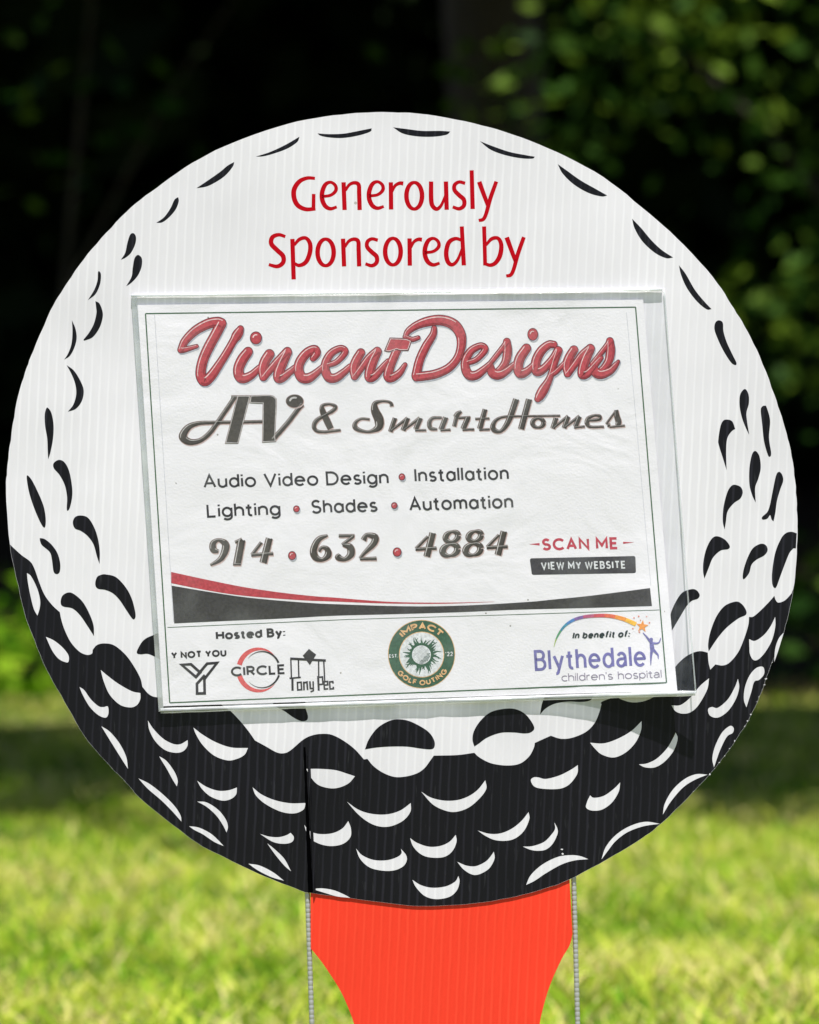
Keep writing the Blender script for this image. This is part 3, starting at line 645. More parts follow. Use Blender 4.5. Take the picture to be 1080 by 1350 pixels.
# ------------------------------------------------------------------ wire stake
M_wire = mat('galvanised_wire', (0.5, 0.5, 0.49, 1), 0.35, 0.5); BS(M_wire).inputs['Metallic'].default_value = 0.4
stake = thing('wire_stake', 'galvanised ribbed wire stake with two prongs holding the sign up beside the tee', 'stake')
def rod(name, a, b, r, rib, parent):
    a, b = Vector(a), Vector(b); d = b - a; ln = d.length; d.normalize(); u = d.orthogonal().normalized(); v = d.cross(u)
    n = int(ln / 0.0004) if rib else 2; V, F = [], []; k = 10
    for i in range(n + 1):
        t = i / n; ph = (t * ln / 0.0026) % 1
        rr = r * (0.92 if rib and ph < 0.25 else 1.0)
        for j in range(k):
            w_ = 2 * math.pi * j / k; V.append(tuple(a + d * ln * t + (u * math.cos(w_) + v * math.sin(w_)) * rr))
        if i:
            for j in range(k): F.append(((i - 1) * k + j, (i - 1) * k + (j + 1) % k, i * k + (j + 1) % k, i * k + j))
    F.append(tuple(range(k))[::-1]); F.append(tuple(n * k + j for j in range(k)))
    me = bpy.data.meshes.new(name); me.from_pydata(V, [], F); me.shade_smooth(); return link(name, me, M_wire, parent)
rod('prong', W(404, 1140, -0.0022), W(436, 2080, -0.0022), 0.0014, True, stake)
rod('prong', W(756, 1130, -0.0022), W(782, 2080, -0.0022), 0.0014, True, stake)
rod('crossbar', W(418, 1560, -0.0075), W(770, 1546, -0.0075), 0.0017, False, stake)
rod('crossbar', W(423, 1700, -0.0075), W(774, 1686, -0.0075), 0.0017, False, stake)

# ------------------------------------------------------------------ plastic sleeve and flyer
TL, TR, BL, BR = (172, 389), (876, 379), (211, 940), (918, 914)
def lift(x, y):      # the holder stands a little off the panel, most at its lower right corner
    t = max(0.0, ((x - 890) + 0.6 * (y - 912)) / 200 + 1)
    return 0.0008 + 0.0062 * t * t
def quad_pt(u, v, q=(TL, TR, BL, BR)):
    a, b, c_, d = q
    return ((a[0] * (1 - u) + b[0] * u) * (1 - v) + (c_[0] * (1 - u) + d[0] * u) * v, (a[1] * (1 - u) + b[1] * u) * (1 - v) + (c_[1] * (1 - u) + d[1] * u) * v)
def sheet_solid(name, q, off, th, m, parent, nu=16, nv=16, wave=0.0):
    V, F = [], []
    for s in (1, 0):
        for j in range(nv + 1):
            for i in range(nu + 1):
                x, y = quad_pt(i / nu, j / nv, q)
                V.append(W(x, y, lift(x, y) + off + th * s + wave * math.sin(x * .021 + y * .013) * math.sin(y * .017 - x * .006)))
    n = (nu + 1) * (nv + 1)
    for j in range(nv):
        for i in range(nu):
            a = j * (nu + 1) + i; F.append((a + nu + 1, a + nu + 2, a + 1, a)); F.append((n + a, n + a + 1, n + a + nu + 2, n + a + nu + 1))
    for i in range(nu):
        F.append((i, i + 1, n + i + 1, n + i)); a = nv * (nu + 1) + i; F.append((a + 1, a, n + a, n + a + 1))
    for j in range(nv):
        a = j * (nu + 1); F.append((a + nu + 1, a, n + a, n + a + nu + 1)); a += nu; F.append((a, a + nu + 1, n + a + nu + 1, n + a))
    me = bpy.data.meshes.new(name); me.from_pydata(V, [], F); me.shade_flat(); return link(name, me, m, parent)

flyer = thing('sponsor_flyer', 'printed white sponsor flyer with red script lettering inside the clear sleeve on the sign', 'flyer', W(545, 660, 0.002))
FO = Vector(flyer.location)
def fpart(o):
    o.location = -FO; return o
M_paper = mat('flyer_paper', (0.83, 0.795, 0.835, 1), 0.7, 0.2)
tc = N(M_paper, 'ShaderNodeTexCoord'); n1 = N(M_paper, 'ShaderNodeTexNoise', i_Scale=17.0, i_Detail=3.0, i_Distortion=0.8); n2 = N(M_paper, 'ShaderNodeTexNoise', i_Scale=900.0, i_Detail=3.0)
L(M_paper, tc.outputs['Object'], n1.inputs['Vector']); L(M_paper, tc.outputs['Object'], n2.inputs['Vector'])
b1 = N(M_paper, 'ShaderNodeBump', i_Strength=0.3, i_Distance=0.004); b2 = N(M_paper, 'ShaderNodeBump', i_Strength=0.22, i_Distance=0.0004)
L(M_paper, n1.outputs[0], b1.inputs['Height']); L(M_paper, n2.outputs[0], b2.inputs['Height']); L(M_paper, b1.outputs[0], b2.inputs['Normal']); L(M_paper, b2.outputs[0], BS(M_paper).inputs['Normal'])
vo = N(M_paper, 'ShaderNodeTexVoronoi', i_Scale=95.0); L(M_paper, tc.outputs['Object'], vo.inputs['Vector'])
ns = N(M_paper, 'ShaderNodeTexNoise', i_Scale=31.0); L(M_paper, tc.outputs['Object'], ns.inputs['Vector'])
ls = N(M_paper, 'ShaderNodeMath', operation='LESS_THAN'); ls.inputs[1].default_value = 0.045; L(M_paper, vo.outputs['Distance'], ls.inputs[0])
gs_ = N(M_paper, 'ShaderNodeMath', operation='GREATER_THAN'); gs_.inputs[1].default_value = 0.58; L(M_paper, ns.outputs[0], gs_.inputs[0])
ml = N(M_paper, 'ShaderNodeMath', operation='MULTIPLY'); L(M_paper, ls.outputs[0], ml.inputs[0]); L(M_paper, gs_.outputs[0], ml.inputs[1])
pm = N(M_paper, 'ShaderNodeMix', data_type='RGBA'); pm.inputs[6].default_value = (0.83, 0.795, 0.835, 1); pm.inputs[7].default_value = (0.3, 0.28, 0.26, 1)
L(M_paper, ml.outputs[0], pm.inputs[0]); L(M_paper, pm.outputs[2], BS(M_paper).inputs['Base Color'])
PQ = ((181, 402), (848, 395), (215, 931), (892, 910))
fpart(sheet_solid('paper', PQ, 0.0, 0.0001, M_paper, flyer, 60, 60))
def ink(name, rgb, k=1.0):
    m = mat('ink_' + name, col(*rgb, k), 0.65, 0.2)
    n = N(m, 'ShaderNodeTexNoise', i_Scale=700.0, i_Detail=3.0); t = N(m, 'ShaderNodeTexCoord'); L(m, t.outputs['Object'], n.inputs['Vector'])
    r = N(m, 'ShaderNodeMapRange', i_From_Min=0.3, i_From_Max=0.7, i_To_Min=0.8, i_To_Max=1.2); L(m, n.outputs[0], r.inputs[0])
    x = N(m, 'ShaderNodeMix', data_type='RGBA', blend_type='MULTIPLY'); x.inputs[0].default_value = 1; x.inputs[6].default_value = col(*rgb, k); L(m, r.outputs[0], x.inputs[7]); L(m, x.outputs[2], BS(m).inputs['Base Color'])
    return m
K = 0.93
I_shadow = ink('soft_grey', (178, 178, 190), K); I_rline = ink('maroon', (96, 34, 44), K); I_red = ink('rose_red', (190, 74, 84), K); I_rdark = ink('deep_rose', (146, 50, 60), K); I_rhi = ink('pink_white', (238, 205, 207), K)
I_kline = ink('taupe', (140, 116, 112), K); I_black = ink('charcoal', (80, 75, 72), K); I_kdark = ink('dark_grey', (62, 57, 55), K); I_khi = ink('silver', (196, 190, 190), K); I_peach = ink('pale_rose', (206, 182, 180), K)
I_text = ink('text_black', (56, 54, 60), K); I_green = ink('border_green', (66, 98, 72), K); I_scan = ink('scan_red', (196, 76, 92), K); I_btn = ink('button_grey', (72, 70, 76), K); I_bar = ink('bar_grey', (70, 68, 70), K); I_white = ink('paper_white', (226, 226, 230), K)
I_faint = ink('faint_line', (196, 196, 206), K)

def bevelled(name, strokes, polys, discs, mats, shadow=(1.2, 2.0), ol=1.6, hi=0.10, base=0.00012, cap='round'):
    """lettering printed to look embossed. strokes: list of sampled (x, y, w)"""
    p = Print(lift, base)
    p.layer(base, 0)
    for s in strokes: p.strip([(x + shadow[0], y + shadow[1], w_) for x, y, w_ in s], cap=cap, add=ol)
    for q in polys: p.poly(q, *shadow)
    for d in discs: p.disc(d[0] + shadow[0], d[1] + shadow[1], d[2] + ol / 2, d[3] + ol / 2)
    p.layer(base + 0.00001, 1)
    for s in strokes: p.strip(s, cap=cap, add=ol)
    for q in polys: p.strip([(x, y, ol * 1.7) for x, y in q], True)
    for d in discs: p.disc(d[0], d[1], d[2] + ol / 2, d[3] + ol / 2)
    p.layer(base + 0.00002, 2)
    for s in strokes: p.strip(s, cap=cap)
    for q in polys: p.poly(q)
    for d in discs: p.disc(*d[:4])
    def side(s, lx, ly, off, wid, thr):
        run = []
        for i in range(len(s)):
            a, b = s[max(0, i - 1)], s[min(len(s) - 1, i + 1)]; dx, dy = b[0] - a[0], b[1] - a[1]; l = math.hypot(dx, dy) or 1
            nx, ny = -dy / l, dx / l; dt = nx * lx + ny * ly
            if dt < 0: nx, ny, dt = -nx, -ny, -dt
            if dt > thr: run.append((s[i][0] + nx * s[i][2] * off, s[i][1] + ny * s[i][2] * off, max(0.25, s[i][2] * wid * (0.35 + 0.65 * dt))))
            elif run:
                if len(run) > 2: p.strip(run, cap='round')
                run = []
        if len(run) > 2: p.strip(run, cap='round')
    p.layer(base + 0.00003, 3)
    for s in strokes: side(s, 0.5, 0.86, 0.36, 0.2, 0.25)
    p.layer(base + 0.00004, 4)
    for s in strokes: side(s, -0.5, -0.86, 0.33, hi * 1.15, 0.3)
    for q in polys: p.strip([(x, y, 0.9) for x, y in q], True)
    for d in discs: p.strip([(d[0] + d[2] * .55 * math.cos(R(a)), d[1] + d[3] * .55 * math.sin(R(a)), d[2] * .22) for a in range(190, 290, 12)], cap='round')
    return fpart(p.build(name, mats, flyer))
def samp(T, pts, dx=0, dy=0):
    q = [(T[0] + (p[0] + dx) / T[2], T[1] + (p[1] + dy) / T[2], p[2] / T[2]) for p in pts]
    if len(q) == 2: q = [tuple(a + (b - a) * i / 5 for a, b in zip(*q)) for i in range(6)]; return q
    return cr(q, False, 6)
V1 = (225, 410, 6.75); V2 = (370, 440, 6); V3 = (500, 410, 6); V4 = (650, 420, 6)
n2 = [[(635, 150, 60), (600, 210, 65), (580, 270, 65), (585, 340, 48)], [(588, 340, 45), (640, 270, 45), (700, 190, 50), (765, 135, 55)], [(768, 140, 58), (730, 220, 68), (705, 300, 68), (707, 345, 68), (750, 330, 55), (820, 250, 40), (850, 215, 30)]]
e2 = [(370, 250, 35), (440, 225, 38), (500, 165, 42), (508, 132, 46), (470, 117, 46), (400, 155, 52), (357, 230, 58), (357, 300, 62), (388, 348, 66), (440, 347, 62), (500, 305, 50), (550, 260, 40)]
s2 = [[(870, 425, 32), (930, 350, 34), (990, 275, 38), (1008, 248, 44)], [(1010, 242, 50), (1015, 320, 62), (1000, 400, 56), (965, 450, 44), (940, 470, 36)], [(878, 432, 44), (895, 486, 66), (940, 505, 68), (1000, 480, 52), (1070, 420, 35)]]
script = [samp(V1, p) for p in [
 [(232, 314, 28), (170, 332, 36), (115, 345, 46), (92, 345, 50)],
 [(92, 345, 52), (130, 265, 62), (220, 175, 72), (330, 115, 80), (415, 98, 80), (452, 108, 80)],
 [(452, 112, 82), (400, 210, 82), (330, 340, 82), (285, 450, 80), (268, 560, 82), (300, 622, 84), (355, 585, 78), (430, 480, 66), (500, 370, 60), (560, 265, 60), (585, 225, 78), (610, 185, 72), (622, 158, 50)],
 [(690, 362, 75), (640, 430, 85), (605, 510, 82), (612, 575, 84), (650, 600, 78), (720, 570, 62), (790, 505, 45)],
 [(880, 385, 80), (840, 450, 80), (820, 520, 75), (825, 590, 58)], [(830, 592, 52), (880, 530, 55), (960, 440, 60), (1040, 358, 66)],
 [(1040, 368, 72), (1000, 450, 80), (965, 540, 82), (962, 595, 80), (1000, 590, 70), (1075, 530, 50)]]]
script += [samp(V2, p) for p in [[(80, 298, 48), (110, 270, 40)],
 [(258, 195, 42), (285, 155, 55), (268, 125, 62), (210, 150, 65), (158, 215, 68), (142, 280, 68), (165, 342, 72), (215, 352, 70), (270, 320, 55), (335, 262, 38)], e2,
 [(930, 110, 58), (890, 200, 60), (860, 280, 63), (852, 335, 68), (880, 348, 62), (940, 310, 48), (985, 245, 28)]] + n2]
script += [samp(V3, p) for p in [[(308, 212, 28), (260, 225, 32), (205, 205, 30)], [(205, 208, 28), (230, 160, 42), (300, 112, 55), (400, 80, 70), (500, 74, 75), (590, 108, 78), (642, 180, 72), (650, 270, 62), (620, 370, 55), (550, 450, 58), (450, 497, 62), (350, 515, 64), (296, 520, 66)],
 [(435, 135, 34), (425, 190, 48), (370, 280, 58), (320, 390, 60), (292, 510, 64)]] + s2]
script += [samp(V3, e2, 327, 160)]
script += [samp(V4, p) for p in [[(265, 235, 65), (215, 310, 70), (198, 380, 70), (218, 432, 72), (270, 415, 55), (325, 362, 38)],
 [(482, 205, 48), (440, 207, 55), (380, 258, 63), (340, 340, 66), (348, 415, 70), (400, 398, 58), (470, 320, 50), (515, 250, 55)],
 [(520, 252, 52), (490, 340, 48), (460, 440, 42), (435, 500, 52), (400, 560, 70), (368, 615, 64), (355, 635, 46)], [(455, 450, 32), (500, 420, 34), (565, 355, 34)]]]
script += [samp(V4, p, 5, 97) for p in n2]
script += [samp(V3, p, 815, -5) for p in s2[:2]] + [samp(V3, [(878, 432, 44), (895, 486, 66), (940, 505, 68), (1010, 480, 52), (1050, 440, 40), (1076, 405, 20)], 815, -5)]
tbar = [(870, 40, c), (985, 45), (1028, 60, c), (1005, 125, c), (945, 125), (915, 118), (860, 135), (832, 130, c)]
tb = cr(to(V2, tbar), True, 3)
bevelled('company_lettering', script, [tb], [(225 + 760 / 6.75, 410 + 240 / 6.75, 7.0, 7.6), (650 + 315 / 6, 420 + 125 / 6, 6.2, 7.4),
    (385.3, 732.4, 4.4, 4.9), (523.7, 727.8, 4.8, 5.2), (530, 628.7, 3.4, 3.7), (391, 670.9, 3.4, 3.6), (520, 666.5, 3.3, 3.5)], [I_shadow, I_rline, I_red, I_rdark, I_rhi], (1.1, 1.9), 2.0, 0.10)

AT = (230, 510, 4.696); M1 = (455, 515, 5.684); M2 = (640, 515, 5.684)
av = [samp(AT, p) for p in [[(465, 63, 16), (352, 64, 18)], [(372, 68, 24), (265, 225, 25), (215, 290, 26), (160, 332, 26), (100, 342, 36), (60, 322, 44), (55, 295, 44), (88, 250, 34), (150, 226, 22), (250, 221, 18), (360, 219, 16), (560, 215, 16)],
 [(612, 325, 26), (700, 225, 25), (765, 140, 25), (792, 108, 28)],
 [(1030, 268, 12), (985, 273, 14), (930, 279, 14), (882, 273, 18), (864, 245, 22), (882, 207, 22), (940, 172, 16), (985, 145, 20), (998, 122, 18), (960, 107, 12), (918, 117, 18), (918, 150, 32), (945, 210, 38), (968, 260, 34)]]]
av += [samp(M1, p) for p in [[(350, 118, 24), (345, 95, 18), (320, 82, 14), (270, 80, 16), (225, 98, 32), (225, 150, 56), (255, 220, 66), (250, 275, 52), (190, 306, 18), (130, 303, 20), (78, 278, 32), (78, 242, 24), (120, 212, 14), (185, 215, 14)],
 [(375, 205, 30), (340, 308, 30)], [(345, 300, 12), (470, 205, 20)], [(470, 205, 32), (435, 298, 34)], [(440, 295, 12), (560, 205, 20)], [(565, 205, 34), (530, 290, 34)], [(525, 297, 13), (608, 297, 13)],
 [(725, 203, 14), (660, 206, 20), (632, 240, 28), (642, 282, 26), (690, 290, 13)], [(755, 200, 36), (720, 292, 36)], [(715, 297, 13), (790, 293, 13)],
 [(872, 155, 14), (845, 175, 34), (830, 200, 38)], [(835, 200, 26), (818, 268, 26)], [(850, 205, 14), (940, 200, 14)], [(920, 205, 36), (885, 287, 36)], [(880, 293, 13), (968, 290, 13)],
 [(1050, 140, 32), (1010, 285, 36)], [(975, 212, 12), (1082, 208, 12)], [(1005, 293, 13), (1085, 290, 13)]]]
av += [samp(M2, p) for p in [[(232, 64, 42), (185, 200, 40), (150, 268, 32), (110, 306, 20), (68, 296, 34), (56, 265, 32), (82, 220, 20), (140, 196, 13), (250, 192, 11), (400, 190, 11), (560, 188, 11)], [(328, 64, 42), (268, 288, 42)],
 [(395 + 42 * math.cos(t), 242 + 34 * math.sin(t), 13 + 17 * abs(math.cos(t))) for t in [i * math.pi / 6 for i in range(13)]],
 [(530, 205, 32), (505, 283, 32)], [(510, 280, 12), (620, 190, 18)], [(620, 195, 30), (590, 280, 32)], [(595, 275, 12), (705, 190, 18)], [(705, 195, 32), (675, 268, 32)], [(665, 277, 12), (745, 268, 12)],
 [(772, 224, 12), (850, 215, 20), (858, 192, 18), (820, 186, 14), (772, 207, 24), (762, 245, 30), (790, 271, 16), (888, 270, 12)],
 [(980, 145, 26), (985, 190, 36), (998, 238, 40), (985, 262, 26)], [(972, 158, 10), (905, 250, 12)], [(915, 258, 22), (935, 260, 22)], [(930, 273, 11), (1045, 262, 11)]]]
vpoly = cr(to(AT, [(475, 58, c), (590, 55), (622, 70), (630, 92), (625, 200), (620, 310, c), (625, 336, c), (548, 340, c), (552, 100, c), (470, 96, c)]), True, 3)
apoly = to(AT, [(394, 58), (466, 58), (392, 347), (319, 347)])
bevelled('service_name', av, [apoly, vpoly], [(230 + 745 / AT[2], 510 + 88 / AT[2], 11.2, 8.2)], [I_peach, I_kline, I_black, I_kdark, I_khi], (0.8, 1.2), 1.3, 0.13, cap='butt')

NA = (265, 690, 4.32); NB = (500, 690, 5.684)
num = [samp(NA, p) for p in [[(100, 160, 14), (72, 150, 28), (70, 115, 26), (100, 95, 14), (138, 115, 30), (138, 155, 32), (110, 205, 22), (54, 238, 8)],
 [(232, 95, 34), (207, 228, 34)], [(195, 108, 11), (235, 90, 13)], [(183, 233, 9), (228, 233, 9)], [(390, 85, 30), (355, 224, 32)], [(345, 108, 13), (290, 180, 13)], [(287, 180, 14), (412, 172, 14)],
 [(722, 68, 9), (670, 92, 24), (642, 150, 30), (652, 192, 30), (690, 207, 17), (724, 180, 30), (718, 146, 22), (690, 138, 13), (672, 160, 12)],
 [(785, 71, 13), (875, 70, 13)], [(868, 75, 13), (805, 122, 13)], [(808, 122, 12), (848, 135, 30), (854, 175, 32), (820, 204, 18), (782, 194, 26), (792, 176, 12)],
 [(926, 95, 26), (945, 67, 17), (990, 78, 30), (984, 115, 27), (930, 170, 15), (906, 200, 12)], [(906, 203, 11), (1000, 200, 15)]]]
num += [samp(NB, p) for p in [[(402, 72, 38), (357, 248, 38)], [(365, 98, 14), (275, 190, 16)], [(273, 194, 18), (430, 186, 18)]]]
num += [samp(NB, p, 533, -12) for p in [[(402, 72, 38), (357, 248, 38)], [(365, 98, 14), (275, 190, 16)], [(273, 194, 18), (430, 186, 18)]]]
for dx, dy in ((0, 0), (172, -4)):
    num.append(samp(NB, [(545 + 47 * math.cos(t), 100 + 36 * math.sin(t) - 8 * math.cos(t), 14 + 20 * abs(math.cos(t))) for t in [i * math.pi / 6 for i in range(13)]], dx, dy))
    num.append(samp(NB, [(532 + 56 * math.cos(t), 200 + 42 * math.sin(t) - 8 * math.cos(t), 14 + 24 * abs(math.cos(t))) for t in [i * math.pi / 6 for i in range(13)]], dx, dy))
num = [[(x, y, w_ * 1.22) for x, y, w_ in q] for q in num]
bevelled('phone_number', num, [], [], [I_peach, I_kline, I_black, I_kdark, I_khi], (0.9, 1.3), 1.2, 0.16, cap='butt')

# plain lettering
p = Print(lift, 0.00013)
text(p, 'Audio Video Design', (268.6, 643.8), (513, 638.2), 18.6, 0.155, 11)
text(p, 'Installation', (547, 635.8), (671.3, 632.6), 18.6, 0.155, 11)
text(p, 'Lighting', (273.2, 682.6), (370.4, 679.4), 18.4, 0.155, 11)
text(p, 'Shades', (411, 677.4), (498.3, 674.8), 18.4, 0.155, 11)
text(p, 'Automation', (540, 673.8), (677.2, 670.0), 18.6, 0.155, 11)
fpart(p.build('service_lines', [I_text], flyer))
p = Print(lift, 0.00013)
text(p, 'SCAN ME', (715, 726), (815.6, 724.2), 16.2, 0.21, 14)
p.poly([(697.5, 717.4), (711.5, 715.8), (711.5, 719.2)]); p.poly([(821.6, 714.2), (821.6, 717), (836.2, 715.0)])
p.layer(0.00013, 1)
def arcpt(cx, cy, a0, a1): return [(cx + 2.6 * math.cos(R(a0 + (a1 - a0) * i / 5)), cy + 2.6 * math.sin(R(a0 + (a1 - a0) * i / 5))) for i in range(6)]
bl, br = arcpt(703.6, 755.3, 90, 180), arcpt(701.3, 738.6, 180, 270); tr_, rb_ = arcpt(835.2, 735.6, 270, 360), arcpt(835.8, 753.0, 0, 90)
up = br + [(702 + (835 - 702) * i / 16, 736 - 3.0 * i / 16) for i in range(1, 16)] + tr_
dn = bl[::-1] + [(704 + (835 - 704) * i / 16, 757.9 - 2.3 * i / 16) for i in range(1, 16)] + rb_[::-1]
for i in range(len(up) - 1): p.add([p.pt(*up[i]), p.pt(*up[i + 1]), p.pt(*dn[i + 1]), p.pt(*dn[i])])
p.k += 1
p.layer(0.00021, 2)
text(p, 'VIEW MY WEBSITE', (713.6, 751.2), (825.2, 749.6), 10.4, 0.19, 14)
fpart(p.build('website_button', [I_scan, I_btn, I_white], flyer))
# border and divider lines
p = Print(lift, 0.00013)
bord = [(192, 413.5), (838, 405), (878, 899.5), (224, 926.5)]
def seg(a, b, w_, n=12): p.strip([(a[0] + (b[0] - a[0]) * i / n, a[1] + (b[1] - a[1]) * i / n, w_) for i in range(n + 1)])
for i in range(4): seg(bord[i], bord[(i + 1) % 4], 1.7)
seg((221, 827.2), (460, 816.6), 0.9); seg((460, 816.6), (680, 810.2), 0.8); seg((680, 810.2), (869, 804), 0.9)
p.layer(0.00013, 1); seg((204, 415), (229, 820), 0.6); seg((826, 412), (858, 772), 0.5)
fpart(p.build('border', [I_green, I_faint], flyer))
# swoosh
p = Print(lift, 0.00013)
SA = (200, 740, 4.154); SB = (440, 780, 4.154); SD = (680, 780, 4.32)
redtop = to(SA, [(107, 58), (300, 100), (500, 140), (700, 170), (900, 192)]) + to(SB, [(0, 32), (300, 55), (600, 60), (880, 55)])
redbot = to(SB, [(880, 56.5), (600, 66), (300, 65), (0, 54)]) + to(SA, [(800, 212), (500, 188), (300, 158), (108, 120)])
def resample(pts, n):
    q = cr(pts, False, 8); d = [0]
    for a, b in zip(q, q[1:]): d.append(d[-1] + math.hypot(b[0] - a[0], b[1] - a[1]))
    out = []
    for i in range(n + 1):
        t = d[-1] * i / n; k = max(j for j in range(len(d) - 1) if d[j] <= t + 1e-9); f = (t - d[k]) / (d[k + 1] - d[k])
        out.append(tuple(a + (b - a) * f for a, b in zip(q[k], q[k + 1])))
    return out
def band(a, b, n=80):
    A_, B_ = resample(a, n), resample(b[::-1], n)
    for i in range(n): p.add([p.pt(*A_[i]), p.pt(*A_[i + 1]), p.pt(*B_[i + 1]), p.pt(*B_[i])])
    p.k += 1
band(redtop, redbot)
dk = to(SA, [(110, 133), (300, 165), (500, 195), (700, 215), (900, 230)]) + to(SB, [(0, 68), (300, 78), (540, 80), (800, 72), (1080, 55)]) + to(SD, [(200, 46), (400, 26), (600, 1), (764, -21)])
dkb = to(SD, [(775, 82), (400, 93), (0, 103)]) + to(SB, [(700, 112), (300, 124), (0, 132)]) + to(SA, [(700, 314), (400, 327), (124, 340)])
p.layer(0.00014, 1); band(dk, dkb)
fpart(p.build('swoosh', [I_red, I_bar], flyer))
# hosts
HT = (220, 815, 4.696)
p = Print(lift, 0.00013)
text(p, 'Hosted By:', (285, 843.9), (376.6, 839.4), 12.2, 0.25, 7)
text(p, 'Y NOT YOU', (226, 868.9), (299, 865.4), 9.4, 0.265, 8)
text(p, 'CIRCLE', (305, 892.2), (376.8, 888.6), 13.2, 0.215, 12)
def pl(pts, w_, cl=False): p.strip([(HT[0] + x / HT[2], HT[1] + y / HT[2], w_ / HT[2]) for x, y in pts], cl)
pl([(92, 288), (150, 285), (207, 336), (181, 364)], 17, True)
pl([(190, 352), (250, 281), (312, 276), (233, 377), (235, 465), (188, 466), (187, 406), (236, 352)], 17)
pl([(778, 372), (779, 449)], 14); pl([(760, 372), (830, 366)], 10)
pl([(809, 398), (832, 396), (835, 442), (811, 444)], 10, True)
pl([(848, 392), (850, 446)], 11); pl([(850, 400), (868, 395), (872, 444)], 11)
pl([(886, 390), (889, 434), (908, 436)], 11); pl([(906, 390), (908, 448), (890, 456)], 10)
pl([(937, 358), (941, 448)], 13); pl([(937, 366), (964, 363), (967, 408), (941, 411)], 10)
pl([(1000, 436), (976, 439), (973, 393), (995, 391), (997, 412), (976, 414)], 10)
pl([(1030, 404), (1028, 392), (1008, 394), (1011, 438), (1032, 436), (1031, 424)], 10)
# plain frame emblem over the last name
pl([(768, 250), (772, 372)], 9); pl([(764, 250), (985, 262)], 15); pl([(815, 256), (818, 366)], 9); pl([(940, 262), (941, 360)], 9); pl([(972, 264), (978, 390)], 9)
p.poly([(HT[0] + x / HT[2], HT[1] + y / HT[2]) for x, y in ((880, 190), (925, 225), (886, 290), (842, 232))])
darc = lambda a0, a1: [(572 + 18 + 110 * math.cos(R(a0 + (a1 - a0) * i / 20)), 318 - 112 * math.sin(R(a0 + (a1 - a0) * i / 20))) for i in range(21)]
def tap(pts, ws): p.strip([(HT[0] + x / HT[2], HT[1] + y / HT[2], w_ / HT[2]) for (x, y), w_ in zip(pts, ws)])
tap(darc(142, 22), [1 + 12 * (i / 20) ** 0.8 for i in range(21)]); tap(darc(-18, -138), [13 - 12 * (i / 20) for i in range(21)])
p.layer(0.00013, 1)
rarc = lambda a0, a1: [(574 + 128 * math.cos(R(a0 + (a1 - a0) * i / 20)), 320 - 130 * math.sin(R(a0 + (a1 - a0) * i / 20))) for i in range(21)]
tap(rarc(45, 166), [1 + 30 * math.sin(R(90 * i / 20)) for i in range(21)]); tap(rarc(197, 318), [31 * math.cos(R(88 * i / 20)) for i in range(21)])
fpart(p.build('host_marks', [I_text, ink('coral', (222, 92, 94), K)], flyer))
# round outing badge
BT = (500, 810, 9.39); bc = (500 + 525 / 9.39, 810 + 492 / 9.39); q = 1 / 9.39
I_peachy = ink('peach', (232, 186, 138), K); I_bgreen = ink('badge_green', (68, 102, 84), K)
p = Print(lift, 0.00012); p.m = 1; p.disc(*bc, 417 * q, 425 * q, 48)
p.layer(0.00014, 0); p.disc(*bc, 409 * q, 417 * q, 48)
p.layer(0.00017, 1); p.disc(bc[0], bc[1] + .6, 280 * q, 284 * q, 48)
p.layer(0.00020, 2); p.disc(bc[0], bc[1] + .6, 271 * q, 275 * q, 48)
bb = (500 + 523 / 9.39, 810 + 500 / 9.39)
p.layer(0.00022, 0); p.disc(*bb, 146 * q, 146 * q, 32)
for i in range(38):
    a = i * 2 * math.pi / 38 + rnd.uniform(-.05, .05); l = rnd.choice((175, 195, 215, 232, 250)); wv = rnd.uniform(24, 40)
    a2 = a + rnd.uniform(-.12, .12); a3 = a2 + rnd.uniform(-.08, .08)
    p.strip([(bb[0] + r_ * q * math.cos(t), bb[1] + r_ * q * math.sin(t), ww * q) for r_, t, ww in ((135, a, wv), (l * .82, a2, wv * .45), (l, a3, 4))])
    if i % 3 == 0: p.strip([(bb[0] + r_ * q * math.cos(t), bb[1] + r_ * q * math.sin(t), ww * q) for r_, t, ww in ((l * .8, a2, 14), (l * .92, a2 + .12, 4))])
p.layer(0.00026, 2); p.disc(*bb, 117 * q, 117 * q, 32)
p.layer(0.00027, 3)
for i in range(-6, 7):
    for j in range(-6, 7):
        x, y = i * 18 + (j % 2) * 9, j * 17
        if x * x + y * y < 104 ** 2:
            dk_ = (x + y) > 60
            p.disc(bb[0] + x * q, bb[1] + y * q, (8 if dk_ else 4.2) * q, (6.5 if dk_ else 3) * q, 6)
p.layer(0.00022, 1)
arctext(p, 'IMPACT', bc, 305 * q, 138, 43, 84 * q, 0.26, sp=14)
arctext(p, 'GOLF OUTING', bc, 385 * q, 217, 327, 66 * q, 0.24, True, sp=12)
p.m = 2
text(p, 'EST.', (500 + 124 * q, 810 + 538 * q), (500 + 236 * q, 810 + 534 * q), 44 * q, 0.2, 16)
text(p, "'22", (500 + 822 * q, 810 + 518 * q), (500 + 914 * q, 810 + 514 * q), 54 * q, 0.2, 18)
fpart(p.build('outing_badge', [I_bgreen, I_peachy, I_white, ink('badge_shadow', (96, 112, 108), K)], flyer))
